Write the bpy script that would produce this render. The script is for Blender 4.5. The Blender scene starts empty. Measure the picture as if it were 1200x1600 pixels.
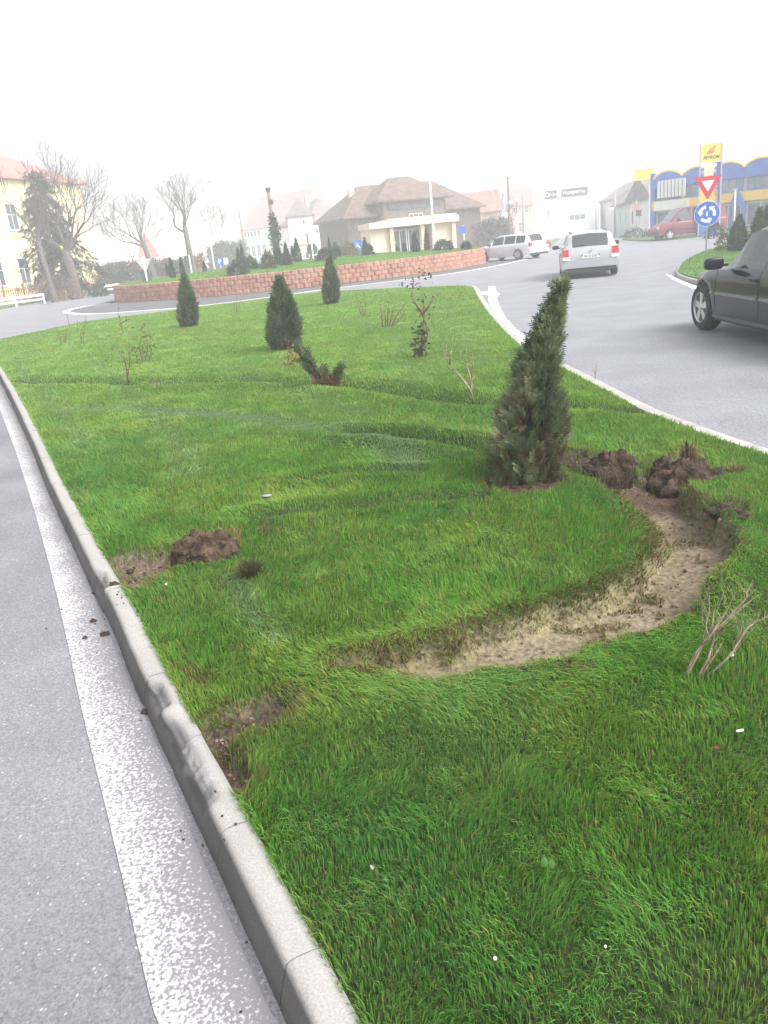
import bpy, math, random
import numpy as np
from mathutils import Vector, Matrix

SC = bpy.context.scene
COL = SC.collection
rng = np.random.default_rng(7)
random.seed(7)
R = math.radians

# ------------------------------------------------------------------ camera
PW, PH, FPX = 1200.0, 1600.0, 1250.0
CAM_H, PITCH, ROLL = 1.65, R(18.5), R(5.8)
cam_d = bpy.data.cameras.new("camera")
cam = bpy.data.objects.new("camera", cam_d)
COL.objects.link(cam)
cam_d.sensor_fit = 'VERTICAL'
cam_d.sensor_height = 24.0
cam_d.lens = 24.0 * FPX / PH
cam_d.clip_start, cam_d.clip_end = 0.05, 3000
_up0 = Vector((0, math.sin(PITCH), math.cos(PITCH)))
_fw = Vector((0, math.cos(PITCH), -math.sin(PITCH)))
_ex = Vector((1, 0, 0))
_cx = math.cos(ROLL) * _ex - math.sin(ROLL) * _up0
_cy = math.sin(ROLL) * _ex + math.cos(ROLL) * _up0
_m = Matrix((_cx, _cy, -_fw)).transposed().to_4x4()
_m.translation = (0, 0, CAM_H)
cam.matrix_world = _m
SC.camera = cam

# ------------------------------------------------------------------ world, sun, exposure
SUN_EL, SUN_AZ = R(48), R(125)          # azimuth measured from +Y towards +X
W = bpy.data.worlds.new("World")
SC.world = W
W.use_nodes = True
nt = W.node_tree
bg = nt.nodes["Background"]
sky = nt.nodes.new("ShaderNodeTexSky")
sky.sky_type = 'NISHITA'
sky.sun_disc = False
sky.sun_elevation = SUN_EL
sky.sun_rotation = SUN_AZ
sky.air_density, sky.dust_density, sky.ozone_density = 1.0, 6.0, 1.0
hs = nt.nodes.new("ShaderNodeHueSaturation")
hs.inputs['Saturation'].default_value = 0.14
nt.links.new(sky.outputs[0], hs.inputs['Color'])
nt.links.new(hs.outputs[0], bg.inputs['Color'])
bg.inputs['Strength'].default_value = 0.15
sd = bpy.data.lights.new("sun", 'SUN')
sd.energy, sd.angle, sd.color = 0.6, R(40), (1.0, 0.96, 0.9)
sun = bpy.data.objects.new("sun", sd)
COL.objects.link(sun)
sun.rotation_euler = (math.pi / 2 - SUN_EL, 0, math.pi - SUN_AZ)
SC.view_settings.view_transform = 'Standard'
SC.view_settings.look = 'None'
SC.view_settings.exposure = 1.35
SC.view_settings.gamma = 1.0
SC.cycles.use_denoising = True
SC.cycles.max_bounces = 8
SC.cycles.diffuse_bounces = 3
SC.cycles.transparent_max_bounces = 12
SC.cycles.volume_bounces = 3
SC.cycles.caustics_reflective = False
SC.cycles.caustics_refractive = False


# ------------------------------------------------------------------ photo geometry -> world
def ray(px, py):
    x = (px - PW / 2) / FPX
    y = -(py - PH / 2) / FPX
    c, s = math.cos(-ROLL), math.sin(-ROLL)
    x, y = c * x - s * y, s * x + c * y
    return Vector((x, math.cos(PITCH) + y * math.sin(PITCH), -math.sin(PITCH) + y * math.cos(PITCH)))


def at(px, py, z=0.0):
    """point of the horizontal plane z seen at this photo pixel"""
    d = ray(px, py)
    return Vector((0, 0, CAM_H)) + d * ((z - CAM_H) / d.z)


def aty(px, py, y):
    d = ray(px, py)
    return Vector((0, 0, CAM_H)) + d * (y / d.y)


def hor(px):
    lo, hi = -2000.0, 2000.0
    for _ in range(50):
        m = (lo + hi) / 2
        if ray(px, m).z > 0:
            lo = m
        else:
            hi = m
    return lo


def gp(px, D):
    d = ray(px, hor(px))
    d.z = 0
    d.normalize()
    return Vector((d.x * D, d.y * D, 0))


def zat(px, py, D):
    d = ray(px, py)
    return CAM_H + d.z / math.hypot(d.x, d.y) * D


# ------------------------------------------------------------------ noise
_T = np.random.default_rng(3).random((256, 256))


def vnoise(x, y, s=1.0, o=0):
    x = np.asarray(x, float) * s + 37.7 * o + 1000
    y = np.asarray(y, float) * s + 91.3 * o + 1000
    xi, yi = np.floor(x).astype(int), np.floor(y).astype(int)
    fx, fy = x - xi, y - yi
    fx, fy = fx * fx * (3 - 2 * fx), fy * fy * (3 - 2 * fy)
    a = _T[xi % 256, yi % 256]
    b = _T[(xi + 1) % 256, yi % 256]
    c = _T[xi % 256, (yi + 1) % 256]
    d = _T[(xi + 1) % 256, (yi + 1) % 256]
    return (a * (1 - fx) + b * fx) * (1 - fy) + (c * (1 - fx) + d * fx) * fy


def fbm(x, y, s=1.0, o=0, n=4):
    t, a = 0.0, 0.5
    for k in range(n):
        t = t + a * vnoise(x, y, s * 2 ** k, o + k * 5)
        a *= 0.5
    return t / (1 - 0.5 ** n)


def sdist(px_, py_, poly):
    """signed distance to polygon (negative inside) for arrays"""
    P = np.asarray(poly, float)
    n = len(P)
    d = np.full(np.shape(px_), 1e9)
    ins = np.zeros(np.shape(px_), bool)
    for i in range(n):
        ax, ay = P[i]
        bx, by = P[(i + 1) % n]
        ex, ey = bx - ax, by - ay
        wx, wy = px_ - ax, py_ - ay
        t = np.clip((wx * ex + wy * ey) / (ex * ex + ey * ey + 1e-12), 0, 1)
        d = np.minimum(d, np.hypot(wx - ex * t, wy - ey * t))
        c = ((ay > py_) != (by > py_)) & (px_ < ex * (py_ - ay) / (ey + (1e-12 if ey >= 0 else -1e-12)) + ax)
        ins ^= c
    return np.where(ins, -d, d)


def ldist(px_, py_, line):
    """distance to polyline, plus unit tangent of nearest segment"""
    P = np.asarray(line, float)
    d = np.full(np.shape(px_), 1e9)
    tx = np.zeros(np.shape(px_))
    ty = np.zeros(np.shape(px_))
    for i in range(len(P) - 1):
        ax, ay = P[i]
        ex, ey = P[i + 1] - P[i]
        wx, wy = px_ - ax, py_ - ay
        t = np.clip((wx * ex + wy * ey) / (ex * ex + ey * ey + 1e-12), 0, 1)
        q = np.hypot(wx - ex * t, wy - ey * t)
        m = q < d
        L = math.hypot(ex, ey)
        d = np.where(m, q, d)
        tx = np.where(m, ex / L, tx)
        ty = np.where(m, ey / L, ty)
    return d, tx, ty


def smooth_line(P, n=8):
    """Catmull-Rom through the points"""
    P = [np.asarray(p, float) for p in P]
    P = [2 * P[0] - P[1]] + P + [2 * P[-1] - P[-2]]
    out = []
    for i in range(1, len(P) - 2):
        a, b, c, d = P[i - 1:i + 3]
        for k in range(n):
            t = k / n
            out.append(0.5 * (2 * b + (c - a) * t + (2 * a - 5 * b + 4 * c - d) * t * t + (3 * b - a - 3 * c + d) * t ** 3))
    out.append(P[-2])
    return np.array(out)


# ------------------------------------------------------------------ materials
def new_mat(name):
    m = bpy.data.materials.new(name)
    m.use_nodes = True
    return m, m.node_tree, m.node_tree.nodes["Principled BSDF"]


def setspec(p, v):
    p.inputs['Specular IOR Level'].default_value = v


def mat(name, c1, c2=None, scale=5.0, rough=0.7, bump=0.0, bscale=40.0, metal=0.0, spec=0.4, coat=0.0, detail=6, lo=0.35, hi=0.65):
    m, t, p = new_mat(name)
    p.inputs['Roughness'].default_value = rough
    p.inputs['Metallic'].default_value = metal
    setspec(p, spec)
    if coat:
        p.inputs['Coat Weight'].default_value = coat
        p.inputs['Coat Roughness'].default_value = 0.04
    tc = t.nodes.new("ShaderNodeTexCoord")
    c2 = c2 or tuple(min(1, c * 1.15 + .003) for c in c1)
    n = t.nodes.new("ShaderNodeTexNoise")
    n.inputs['Scale'].default_value = scale
    n.inputs['Detail'].default_value = detail
    r = t.nodes.new("ShaderNodeValToRGB")
    r.color_ramp.elements[0].color = (*c1, 1)
    r.color_ramp.elements[1].color = (*c2, 1)
    r.color_ramp.elements[0].position = lo
    r.color_ramp.elements[1].position = hi
    t.links.new(tc.outputs['Object'], n.inputs['Vector'])
    t.links.new(n.outputs['Fac'], r.inputs['Fac'])
    t.links.new(r.outputs['Color'], p.inputs['Base Color'])
    if bump:
        nb = t.nodes.new("ShaderNodeTexNoise")
        nb.inputs['Scale'].default_value = bscale
        nb.inputs['Detail'].default_value = 5
        b = t.nodes.new("ShaderNodeBump")
        b.inputs['Strength'].default_value = bump
        b.inputs['Distance'].default_value = 0.02
        t.links.new(tc.outputs['Object'], nb.inputs['Vector'])
        t.links.new(nb.outputs['Fac'], b.inputs['Height'])
        t.links.new(b.outputs['Normal'], p.inputs['Normal'])
    return m


def leaf_mat(name, trans=0.3, rough=0.55, spec=0.25):
    m, t, p = new_mat(name)
    a = t.nodes.new("ShaderNodeAttribute")
    a.attribute_name = "Col"
    t.links.new(a.outputs['Color'], p.inputs['Base Color'])
    p.inputs['Roughness'].default_value = rough
    setspec(p, spec)
    tr = t.nodes.new("ShaderNodeBsdfTranslucent")
    t.links.new(a.outputs['Color'], tr.inputs['Color'])
    mx = t.nodes.new("ShaderNodeMixShader")
    mx.inputs[0].default_value = trans
    t.links.new(p.outputs[0], mx.inputs[1])
    t.links.new(tr.outputs[0], mx.inputs[2])
    t.links.new(mx.outputs[0], t.nodes["Material Output"].inputs['Surface'])
    return m


def attr_mat(name, rough=0.9, bump=0.5, bscale=60, spec=0.2, var=0.35, dist=0.02):
    """colour from the mesh's own point colours, broken up by fine noise"""
    m, t, p = new_mat(name)
    p.inputs['Roughness'].default_value = rough
    setspec(p, spec)
    a = t.nodes.new("ShaderNodeAttribute")
    a.attribute_name = "Col"
    tc = t.nodes.new("ShaderNodeTexCoord")
    n = t.nodes.new("ShaderNodeTexNoise")
    n.inputs['Scale'].default_value = bscale
    n.inputs['Detail'].default_value = 8
    mr = t.nodes.new("ShaderNodeMapRange")
    mr.inputs['From Min'].default_value = 0.3
    mr.inputs['From Max'].default_value = 0.7
    mr.inputs['To Min'].default_value = 1 - var
    mr.inputs['To Max'].default_value = 1 + var
    mu = t.nodes.new("ShaderNodeVectorMath")
    mu.operation = 'SCALE'
    b = t.nodes.new("ShaderNodeBump")
    b.inputs['Strength'].default_value = bump
    b.inputs['Distance'].default_value = dist
    L = t.links.new
    L(tc.outputs['Object'], n.inputs['Vector'])
    L(n.outputs['Fac'], mr.inputs['Value'])
    L(a.outputs['Color'], mu.inputs[0])
    L(mr.outputs[0], mu.inputs['Scale'])
    L(mu.outputs[0], p.inputs['Base Color'])
    L(n.outputs['Fac'], b.inputs['Height'])
    L(b.outputs['Normal'], p.inputs['Normal'])
    return m


def asphalt_mat(name, base, stone, rough=0.6, scale=260.0, spec=0.4, patch=0.25, bump=0.4):
    m, t, p = new_mat(name)
    L = t.links.new
    p.inputs['Roughness'].default_value = rough
    setspec(p, spec)
    tc = t.nodes.new("ShaderNodeTexCoord")
    v = t.nodes.new("ShaderNodeTexVoronoi")
    v.inputs['Scale'].default_value = scale * 0.5
    n = t.nodes.new("ShaderNodeTexNoise")
    n.inputs['Scale'].default_value = scale * 0.35
    n.inputs['Detail'].default_value = 4
    big = t.nodes.new("ShaderNodeTexNoise")
    big.inputs['Scale'].default_value = 1.1
    big.inputs['Detail'].default_value = 7
    L(tc.outputs['Object'], v.inputs['Vector'])
    L(tc.outputs['Object'], n.inputs['Vector'])
    L(tc.outputs['Object'], big.inputs['Vector'])
    r = t.nodes.new("ShaderNodeValToRGB")
    r.color_ramp.elements[0].position = 0.0
    r.color_ramp.elements[0].color = (*[c * .7 for c in base], 1)
    r.color_ramp.elements[1].position = 1.0
    r.color_ramp.elements[1].color = (*stone, 1)
    e = r.color_ramp.elements.new(0.3)
    e.color = (*base, 1)
    e = r.color_ramp.elements.new(0.88)
    e.color = (*[c * 1.12 for c in base], 1)
    L(v.outputs['Color'], r.inputs['Fac'])
    mr = t.nodes.new("ShaderNodeMapRange")
    mr.inputs['From Min'].default_value = 0.3
    mr.inputs['From Max'].default_value = 0.7
    mr.inputs['To Min'].default_value = 1 - patch
    mr.inputs['To Max'].default_value = 1 + patch
    L(big.outputs['Fac'], mr.inputs['Value'])
    mr2 = t.nodes.new("ShaderNodeMapRange")
    mr2.inputs['From Min'].default_value = 0.3
    mr2.inputs['From Max'].default_value = 0.7
    mr2.inputs['To Min'].default_value = 0.75
    mr2.inputs['To Max'].default_value = 1.25
    L(n.outputs['Fac'], mr2.inputs['Value'])
    mm = t.nodes.new("ShaderNodeMath")
    mm.operation = 'MULTIPLY'
    L(mr.outputs[0], mm.inputs[0])
    L(mr2.outputs[0], mm.inputs[1])
    mu = t.nodes.new("ShaderNodeVectorMath")
    mu.operation = 'SCALE'
    L(r.outputs['Color'], mu.inputs[0])
    L(mm.outputs[0], mu.inputs['Scale'])
    L(mu.outputs[0], p.inputs['Base Color'])
    b = t.nodes.new("ShaderNodeBump")
    b.inputs['Strength'].default_value = bump
    b.inputs['Distance'].default_value = 0.006
    L(v.outputs['Distance'], b.inputs['Height'])
    L(b.outputs['Normal'], p.inputs['Normal'])
    return m


def paint_mat(name, cover=0.5, fine=True):
    """old thick road paint, worn through to the aggregate"""
    m, t, p = new_mat(name)
    L = t.links.new
    p.inputs['Roughness'].default_value = 0.65
    tc = t.nodes.new("ShaderNodeTexCoord")
    n = t.nodes.new("ShaderNodeTexNoise")
    n.inputs['Scale'].default_value = 95
    n.inputs['Detail'].default_value = 6
    n.inputs['Roughness'].default_value = 0.62
    n2 = t.nodes.new("ShaderNodeTexNoise")
    n2.inputs['Scale'].default_value = 3.0
    a = t.nodes.new("ShaderNodeAttribute")
    a.attribute_name = "Col"
    L(tc.outputs['Object'], n.inputs['Vector'])
    L(tc.outputs['Object'], n2.inputs['Vector'])
    s1 = t.nodes.new("ShaderNodeMath")
    s1.operation = 'MULTIPLY_ADD'
    s1.inputs[1].default_value = 0.14
    L(n2.outputs['Fac'], s1.inputs[0])
    L(n.outputs['Fac'], s1.inputs[2])
    s2 = t.nodes.new("ShaderNodeMath")
    s2.operation = 'ADD'
    L(s1.outputs[0], s2.inputs[0])
    sep = t.nodes.new("ShaderNodeSeparateColor")
    L(a.outputs['Color'], sep.inputs[0])
    sc = t.nodes.new("ShaderNodeMath")
    sc.operation = 'MULTIPLY_ADD'
    sc.inputs[1].default_value = -0.24
    sc.inputs[2].default_value = 0.0
    L(sep.outputs[0], sc.inputs[0])
    L(sc.outputs[0], s2.inputs[1])
    r = t.nodes.new("ShaderNodeValToRGB")
    r.color_ramp.elements[0].position = cover
    r.color_ramp.elements[0].color = (0.175, 0.172, 0.182, 1)
    r.color_ramp.elements[1].position = cover + 0.07
    r.color_ramp.elements[1].color = (0.45, 0.445, 0.45, 1)
    L(s2.outputs[0], r.inputs['Fac'])
    L(r.outputs['Color'], p.inputs['Base Color'])
    b = t.nodes.new("ShaderNodeBump")
    b.inputs['Strength'].default_value = 0.3
    b.inputs['Distance'].default_value = 0.003
    L(s2.outputs[0], b.inputs['Height'])
    L(b.outputs['Normal'], p.inputs['Normal'])
    return m


def glass_mat(name, col, mix=0.35, rough=0.05):
    m, t, p = new_mat(name)
    p.inputs['Base Color'].default_value = (*col, 1)
    p.inputs['Roughness'].default_value = rough
    setspec(p, 0.6)
    tr = t.nodes.new("ShaderNodeBsdfTransparent")
    tr.inputs[0].default_value = (0.75, 0.85, 0.85, 1)
    mx = t.nodes.new("ShaderNodeMixShader")
    mx.inputs[0].default_value = mix
    t.links.new(p.outputs[0], mx.inputs[1])
    t.links.new(tr.outputs[0], mx.inputs[2])
    gl = t.nodes.new("ShaderNodeBsdfGlossy")
    gl.inputs['Roughness'].default_value = rough
    fr = t.nodes.new("ShaderNodeFresnel")
    fr.inputs['IOR'].default_value = 1.7
    m2 = t.nodes.new("ShaderNodeMixShader")
    t.links.new(fr.outputs[0], m2.inputs[0])
    t.links.new(mx.outputs[0], m2.inputs[1])
    t.links.new(gl.outputs[0], m2.inputs[2])
    t.links.new(m2.outputs[0], t.nodes["Material Output"].inputs['Surface'])
    return m


M = {}
M['grass'] = leaf_mat("grass_blade", 0.35, 0.6, 0.08)
M['conifer'] = leaf_mat("conifer_leaf", 0.38, 0.6, 0.2)
M['leaf'] = leaf_mat("dry_leaf", 0.25, 0.7, 0.15)
M['soil'] = attr_mat("lawn_soil", 0.95, 0.7, 45, 0.15, 0.4, 0.025)
M['clod'] = mat("soil_clod", (0.035, 0.023, 0.016), (0.115, 0.08, 0.056), 22, 0.95, 1.0, 60, spec=0.1)
M['clod_dark'] = mat("dark_wet_soil", (0.028, 0.019, 0.015), (0.085, 0.056, 0.042), 16, 0.9, 1.0, 60, spec=0.2)
M['pale_soil'] = mat('pale_dry_soil', (.14, .10, .075), (.24, .18, .135), 20, .95, .6, 80, spec=.1)
M['kerb'] = mat("kerb_concrete", (0.25, 0.235, 0.225), (0.37, 0.355, 0.335), 7, 0.85, 0.25, 220, spec=0.25, detail=10, lo=.3, hi=.7)
M['kerbc'] = attr_mat('kerb_stone', .88, .3, 160, .2, .16, .004)
M['kerb_face'] = mat('shaded_kerb_face', (0.15, 0.14, 0.138), (0.25, 0.238, 0.23), 6, 0.9, 0.25, 200, spec=0.2, detail=10, lo=.3, hi=.7)  # darker tone carries the shade of the upright face
M['joint'] = mat("kerb_joint", (0.06, 0.055, 0.05), (0.1, 0.09, 0.08), 30, 0.95)
M['chip'] = mat("broken_concrete", (0.13, 0.13, 0.135), (0.27, 0.27, 0.275), 14, 0.9, 0.7, 90, spec=0.2)
M['asphalt'] = asphalt_mat("near_asphalt", (0.175, 0.174, 0.188), (0.5, 0.49, 0.48), 0.75, 330, 0.25, 0.2)
M['road'] = asphalt_mat("road_asphalt", (0.195, 0.195, 0.215), (0.33, 0.33, 0.345), 0.6, 120, 0.25, 0.13)
M['apron'] = asphalt_mat("apron_asphalt", (0.115, 0.114, 0.12), (0.22, 0.22, 0.22), 0.8, 120, 0.12, 0.15)
M['paint'] = paint_mat("worn_road_paint", 0.51)
M['paint_far'] = mat("white_road_paint", (0.66, 0.66, 0.66), (0.78, 0.78, 0.77), 6, 0.6)
M['bark'] = mat("grey_bark", (0.06, 0.05, 0.048), (0.14, 0.12, 0.11), 9, 0.9, 0.5, 30)
M['bark_red'] = mat("brown_bark", (0.09, 0.06, 0.045), (0.17, 0.115, 0.09), 9, 0.9, 0.5, 30)
M['twig'] = mat("dry_twig", (0.19, 0.14, 0.10), (0.34, 0.265, 0.195), 30, 0.8, 0.3, 120)
M['twig_dark'] = mat("brown_twig", (0.10, 0.06, 0.045), (0.2, 0.12, 0.085), 30, 0.8)
M['block'] = mat("red_wall_block", (0.30, 0.145, 0.105), (0.43, 0.24, 0.18), 3.5, 0.9, 0.6, 22, spec=0.2, detail=8)
M['white_metal'] = mat("white_painted_metal", (0.7, 0.7, 0.7), (0.78, 0.78, 0.78), 4, 0.45)
M['grey_metal'] = mat("galvanised_metal", (0.38, 0.39, 0.4), (0.5, 0.51, 0.52), 8, 0.45, metal=0.5)
M['dark_metal'] = mat("dark_metal", (0.05, 0.055, 0.06), (0.09, 0.095, 0.1), 8, 0.5)
M['concrete'] = mat("pole_concrete", (0.26, 0.25, 0.24), (0.38, 0.37, 0.35), 5, 0.9, 0.2)
M['wood_pole'] = mat("weathered_wood", (0.14, 0.11, 0.09), (0.24, 0.19, 0.16), 5, 0.9, 0.3)
M['tyre'] = mat("tyre_rubber", (0.018, 0.018, 0.02), (0.035, 0.035, 0.037), 12, 0.8, spec=0.3)
M['rim'] = mat("alloy_rim", (0.5, 0.5, 0.52), (0.62, 0.62, 0.64), 6, 0.3, metal=0.7)
M['plastic'] = mat("black_plastic", (0.02, 0.02, 0.022), (0.035, 0.035, 0.037), 20, 0.5)
M['silver'] = mat("silver_car_paint", (0.55, 0.58, 0.62), (0.61, 0.64, 0.68), 3, 0.35, metal=0.0, coat=0.8)
M['whitecar'] = mat("pale_silver_paint", (0.34, 0.36, 0.38), (0.39, 0.41, 0.43), 3, 0.3, metal=0.2, coat=0.8)
M['blackcar'] = mat("black_car_paint", (0.008, 0.011, 0.016), (0.012, 0.016, 0.022), 3, 0.1, spec=.3)
M['moulding'] = mat('grey_rubbing_strip', (.16, .165, .18), (.2, .205, .22), 6, .35)
M['redcar'] = mat("dull_red_paint", (0.14, 0.014, 0.028), (0.18, 0.02, 0.036), 3, 0.45, coat=0.15)
M['carglass'] = glass_mat("car_glass", (0.02, 0.025, 0.03), 0.25)
M['paleglass'] = glass_mat("clear_car_glass", (0.05, 0.06, 0.06), 0.85)
M['redlamp'] = mat("red_lamp_lens", (0.45, 0.02, 0.025), (0.55, 0.03, 0.035), 10, 0.2, coat=0.6)
M['clearlamp'] = mat("clear_lamp_lens", (0.65, 0.65, 0.65), (0.75, 0.75, 0.75), 10, 0.15, coat=0.6)
M['plate'] = mat("number_plate", (0.7, 0.7, 0.7), (0.76, 0.76, 0.76), 6, 0.5)
M['black'] = mat("black_lettering", (0.02, 0.02, 0.02), (0.03, 0.03, 0.03), 10, 0.6)
M['white'] = mat("white_sign_face", (0.72, 0.72, 0.72), (0.8, 0.8, 0.8), 5, 0.5)
M['sign_red'] = mat("red_sign_face", (0.55, 0.02, 0.05), (0.62, 0.03, 0.06), 5, 0.45)
M['sign_blue'] = mat("blue_sign_face", (0.015, 0.12, 0.5), (0.02, 0.14, 0.55), 5, 0.45)
M['sign_yellow'] = mat("yellow_sign_face", (0.8, 0.6, 0.06), (0.85, 0.65, 0.08), 5, 0.5)
M['orange'] = mat("orange_emblem", (0.6, 0.2, 0.05), (0.65, 0.25, 0.06), 5, 0.5)
M['blue_panel'] = mat("blue_cladding", (0.035, 0.13, 0.48), (0.05, 0.16, 0.53), 2, 0.5)
M['yellow_band'] = mat("yellow_cladding", (0.78, 0.5, 0.07), (0.84, 0.56, 0.09), 2, 0.5)
M['yellow_wall'] = mat("yellow_plaster", (0.76, 0.66, 0.34), (0.82, 0.73, 0.42), 1.2, 0.9, 0.1)
M['cream'] = mat("cream_plaster", (0.7, 0.6, 0.42), (0.77, 0.68, 0.5), 1.2, 0.9, 0.1)
M['peach'] = mat("peach_plaster", (0.6, 0.42, 0.3), (0.68, 0.5, 0.37), 1.2, 0.9, 0.1)
M['white_wall'] = mat("white_plaster", (0.68, 0.67, 0.65), (0.78, 0.77, 0.75), 1.0, 0.9, 0.1)
M['green_wall'] = mat("pale_green_plaster", (0.5, 0.62, 0.56), (0.57, 0.68, 0.62), 1.0, 0.9, 0.1)
M['pink_wall'] = mat("pink_plaster", (0.58, 0.34, 0.3), (0.65, 0.42, 0.37), 1.0, 0.9, 0.1)
M['plank'] = mat("weathered_planks", (0.055, 0.042, 0.04), (0.11, 0.085, 0.078), 2.5, 0.9, 0.5, 14)
M['plank_brown'] = mat("brown_planks", (0.12, 0.08, 0.06), (0.19, 0.13, 0.10), 2.5, 0.9, 0.5, 14)
M['roof_brown'] = mat("old_roof_tiles", (0.085, 0.055, 0.043), (0.165, 0.108, 0.086), 1.6, 0.9, 0.9, 9)
M['roof_grey'] = mat("grey_roof_tiles", (0.13, 0.115, 0.115), (0.22, 0.19, 0.185), 1.6, 0.9, 0.9, 9)
M['roof_red'] = mat("red_roof_tiles", (0.27, 0.125, 0.105), (0.37, 0.18, 0.15), 1.6, 0.9, 0.9, 9)
M['winglass'] = mat("window_glass", (0.045, 0.055, 0.07), (0.08, 0.09, 0.11), 1.5, 0.12, spec=0.6)
M['shopglass'] = mat("shop_glass", (0.09, 0.13, 0.17), (0.2, 0.25, 0.29), 0.8, 0.15, spec=0.6)
M['verge'] = mat("verge_turf", (0.06, 0.13, 0.03), (0.10, 0.19, 0.05), 3, 0.95, 0.9, 30)
M['ground'] = mat("far_ground", (0.16, 0.15, 0.13), (0.22, 0.2, 0.18), 0.2, 0.95)
M['pavement'] = mat("pale_pavement", (0.3, 0.29, 0.28), (0.38, 0.37, 0.36), 1.5, 0.9, 0.2)
M['brick_fence'] = mat("rusty_fence", (0.3, 0.1, 0.07), (0.38, 0.15, 0.11), 3, 0.8)
M['filter'] = mat("paper_white", (0.72, 0.7, 0.66), (0.8, 0.78, 0.74), 40, 0.8)
M['brown_leaf'] = mat("brown_dead_leaf", (0.16, 0.05, 0.03), (0.24, 0.09, 0.05), 60, 0.7)
M['stone'] = mat("pale_stone", (0.2, 0.2, 0.2), (0.32, 0.32, 0.31), 30, 0.85, 0.3)
M['skin'] = mat("skin", (0.5, 0.33, 0.25), (0.55, 0.37, 0.28), 8, 0.6)
M['jacket'] = mat("dark_jacket", (0.03, 0.035, 0.05), (0.05, 0.055, 0.07), 8, 0.85)


# ------------------------------------------------------------------ mesh builder
class MB:
    def __init__(s):
        s.v, s.f, s.mi, s.c = [], [], [], []

    def add(s, vs, fs, mi=0, col=None):
        o = len(s.v)
        s.v.extend([tuple(v) for v in vs])
        s.f.extend([tuple(i + o for i in f) for f in fs])
        s.mi.extend([mi] * len(fs))
        s.c.extend([col or (1, 1, 1)] * len(vs))
        return s

    def box(s, c, d, rz=0.0, mi=0, taper=1.0, rot=None):
        hx, hy, hz = d[0] / 2, d[1] / 2, d[2] / 2
        vs = [Vector((x * hx * (taper if z > 0 else 1), y * hy * (taper if z > 0 else 1), z * hz)) for z in (-1, 1) for y in (-1, 1) for x in (-1, 1)]
        q = rot if rot is not None else Matrix.Rotation(rz, 3, 'Z')
        vs = [q @ v + Vector(c) for v in vs]
        s.add(vs, [(0, 2, 3, 1), (4, 5, 7, 6), (0, 1, 5, 4), (2, 6, 7, 3), (0, 4, 6, 2), (1, 3, 7, 5)], mi)
        return s

    def tube(s, pts, rad, n=6, mi=0, cap=True, col=None):
        pts = [Vector(p) for p in pts]
        if not hasattr(rad, '__len__'):
            rad = [rad] * len(pts)
        rings, prev = [], None
        for i, p in enumerate(pts):
            t = (pts[min(i + 1, len(pts) - 1)] - pts[max(i - 1, 0)])
            if t.length < 1e-9:
                t = Vector((0, 0, 1))
            t.normalize()
            if prev is None:
                a = t.cross(Vector((0, 0, 1)) if abs(t.z) < 0.9 else Vector((1, 0, 0)))
            else:
                a = prev - t * prev.dot(t)
            if a.length < 1e-6:
                a = t.orthogonal()
            a.normalize()
            prev = a
            b = t.cross(a)
            rings.append([p + (a * math.cos(k * 2 * math.pi / n) + b * math.sin(k * 2 * math.pi / n)) * rad[i] for k in range(n)])
        vs = [v for r in rings for v in r]
        fs = []
        for i in range(len(pts) - 1):
            for k in range(n):
                k2 = (k + 1) % n
                fs.append((i * n + k, i * n + k2, (i + 1) * n + k2, (i + 1) * n + k))
        if cap:
            fs.append(tuple(range(n - 1, -1, -1)))
            fs.append(tuple((len(pts) - 1) * n + k for k in range(n)))
        s.add(vs, fs, mi, col)
        return s

    def lathe(s, prof, n=24, mi=0, axis='y', c=(0, 0, 0)):
        vs, fs = [], []
        for (r, h) in prof:
            for k in range(n):
                a = 2 * math.pi * k / n
                if axis == 'y':
                    vs.append((c[0] + r * math.cos(a), c[1] + h, c[2] + r * math.sin(a)))
                else:
                    vs.append((c[0] + r * math.cos(a), c[1] + r * math.sin(a), c[2] + h))
        for i in range(len(prof) - 1):
            for k in range(n):
                k2 = (k + 1) % n
                fs.append((i * n + k, i * n + k2, (i + 1) * n + k2, (i + 1) * n + k))
        s.add(vs, fs, mi)
        return s

    def prism(s, outline, y0, y1, mi=0):
        """outline in x,z; extruded along y"""
        n = len(outline)
        vs = [(x, y0, z) for x, z in outline] + [(x, y1, z) for x, z in outline]
        fs = [tuple(range(n)), tuple(range(2 * n - 1, n - 1, -1))]
        fs += [(i, i + n, (i + 1) % n + n, (i + 1) % n) for i in range(n)]
        s.add(vs, fs, mi)
        return s

    def slab(s, outline, z0, z1, mi=0):
        n = len(outline)
        vs = [(p[0], p[1], z0) for p in outline] + [(p[0], p[1], z1) for p in outline]
        fs = [tuple(range(n - 1, -1, -1)), tuple(range(n, 2 * n))]
        fs += [(i, (i + 1) % n, (i + 1) % n + n, i + n) for i in range(n)]
        s.add(vs, fs, mi)
        return s

    def mesh(s, name, mats, smooth=False, angle=None, colors=False):
        me = bpy.data.meshes.new(name)
        me.from_pydata(s.v, [], s.f)
        for m in (mats if isinstance(mats, (list, tuple)) else [mats]):
            me.materials.append(m)
        if any(s.mi):
            me.polygons.foreach_set('material_index', s.mi)
        if smooth:
            me.polygons.foreach_set('use_smooth', [True] * len(me.polygons))
            if angle:
                me.set_sharp_from_angle(angle=R(angle))
        if colors:
            a = me.color_attributes.new("Col", 'FLOAT_COLOR', 'POINT')
            c = np.ones((len(s.v), 4), np.float32)
            c[:, :3] = np.array(s.c, np.float32)
            a.data.foreach_set('color', c.ravel())
        me.update()
        return me

    def build(s, name, mats, parent=None, **k):
        return link(name, s.mesh(name, mats, **k), parent)


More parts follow.
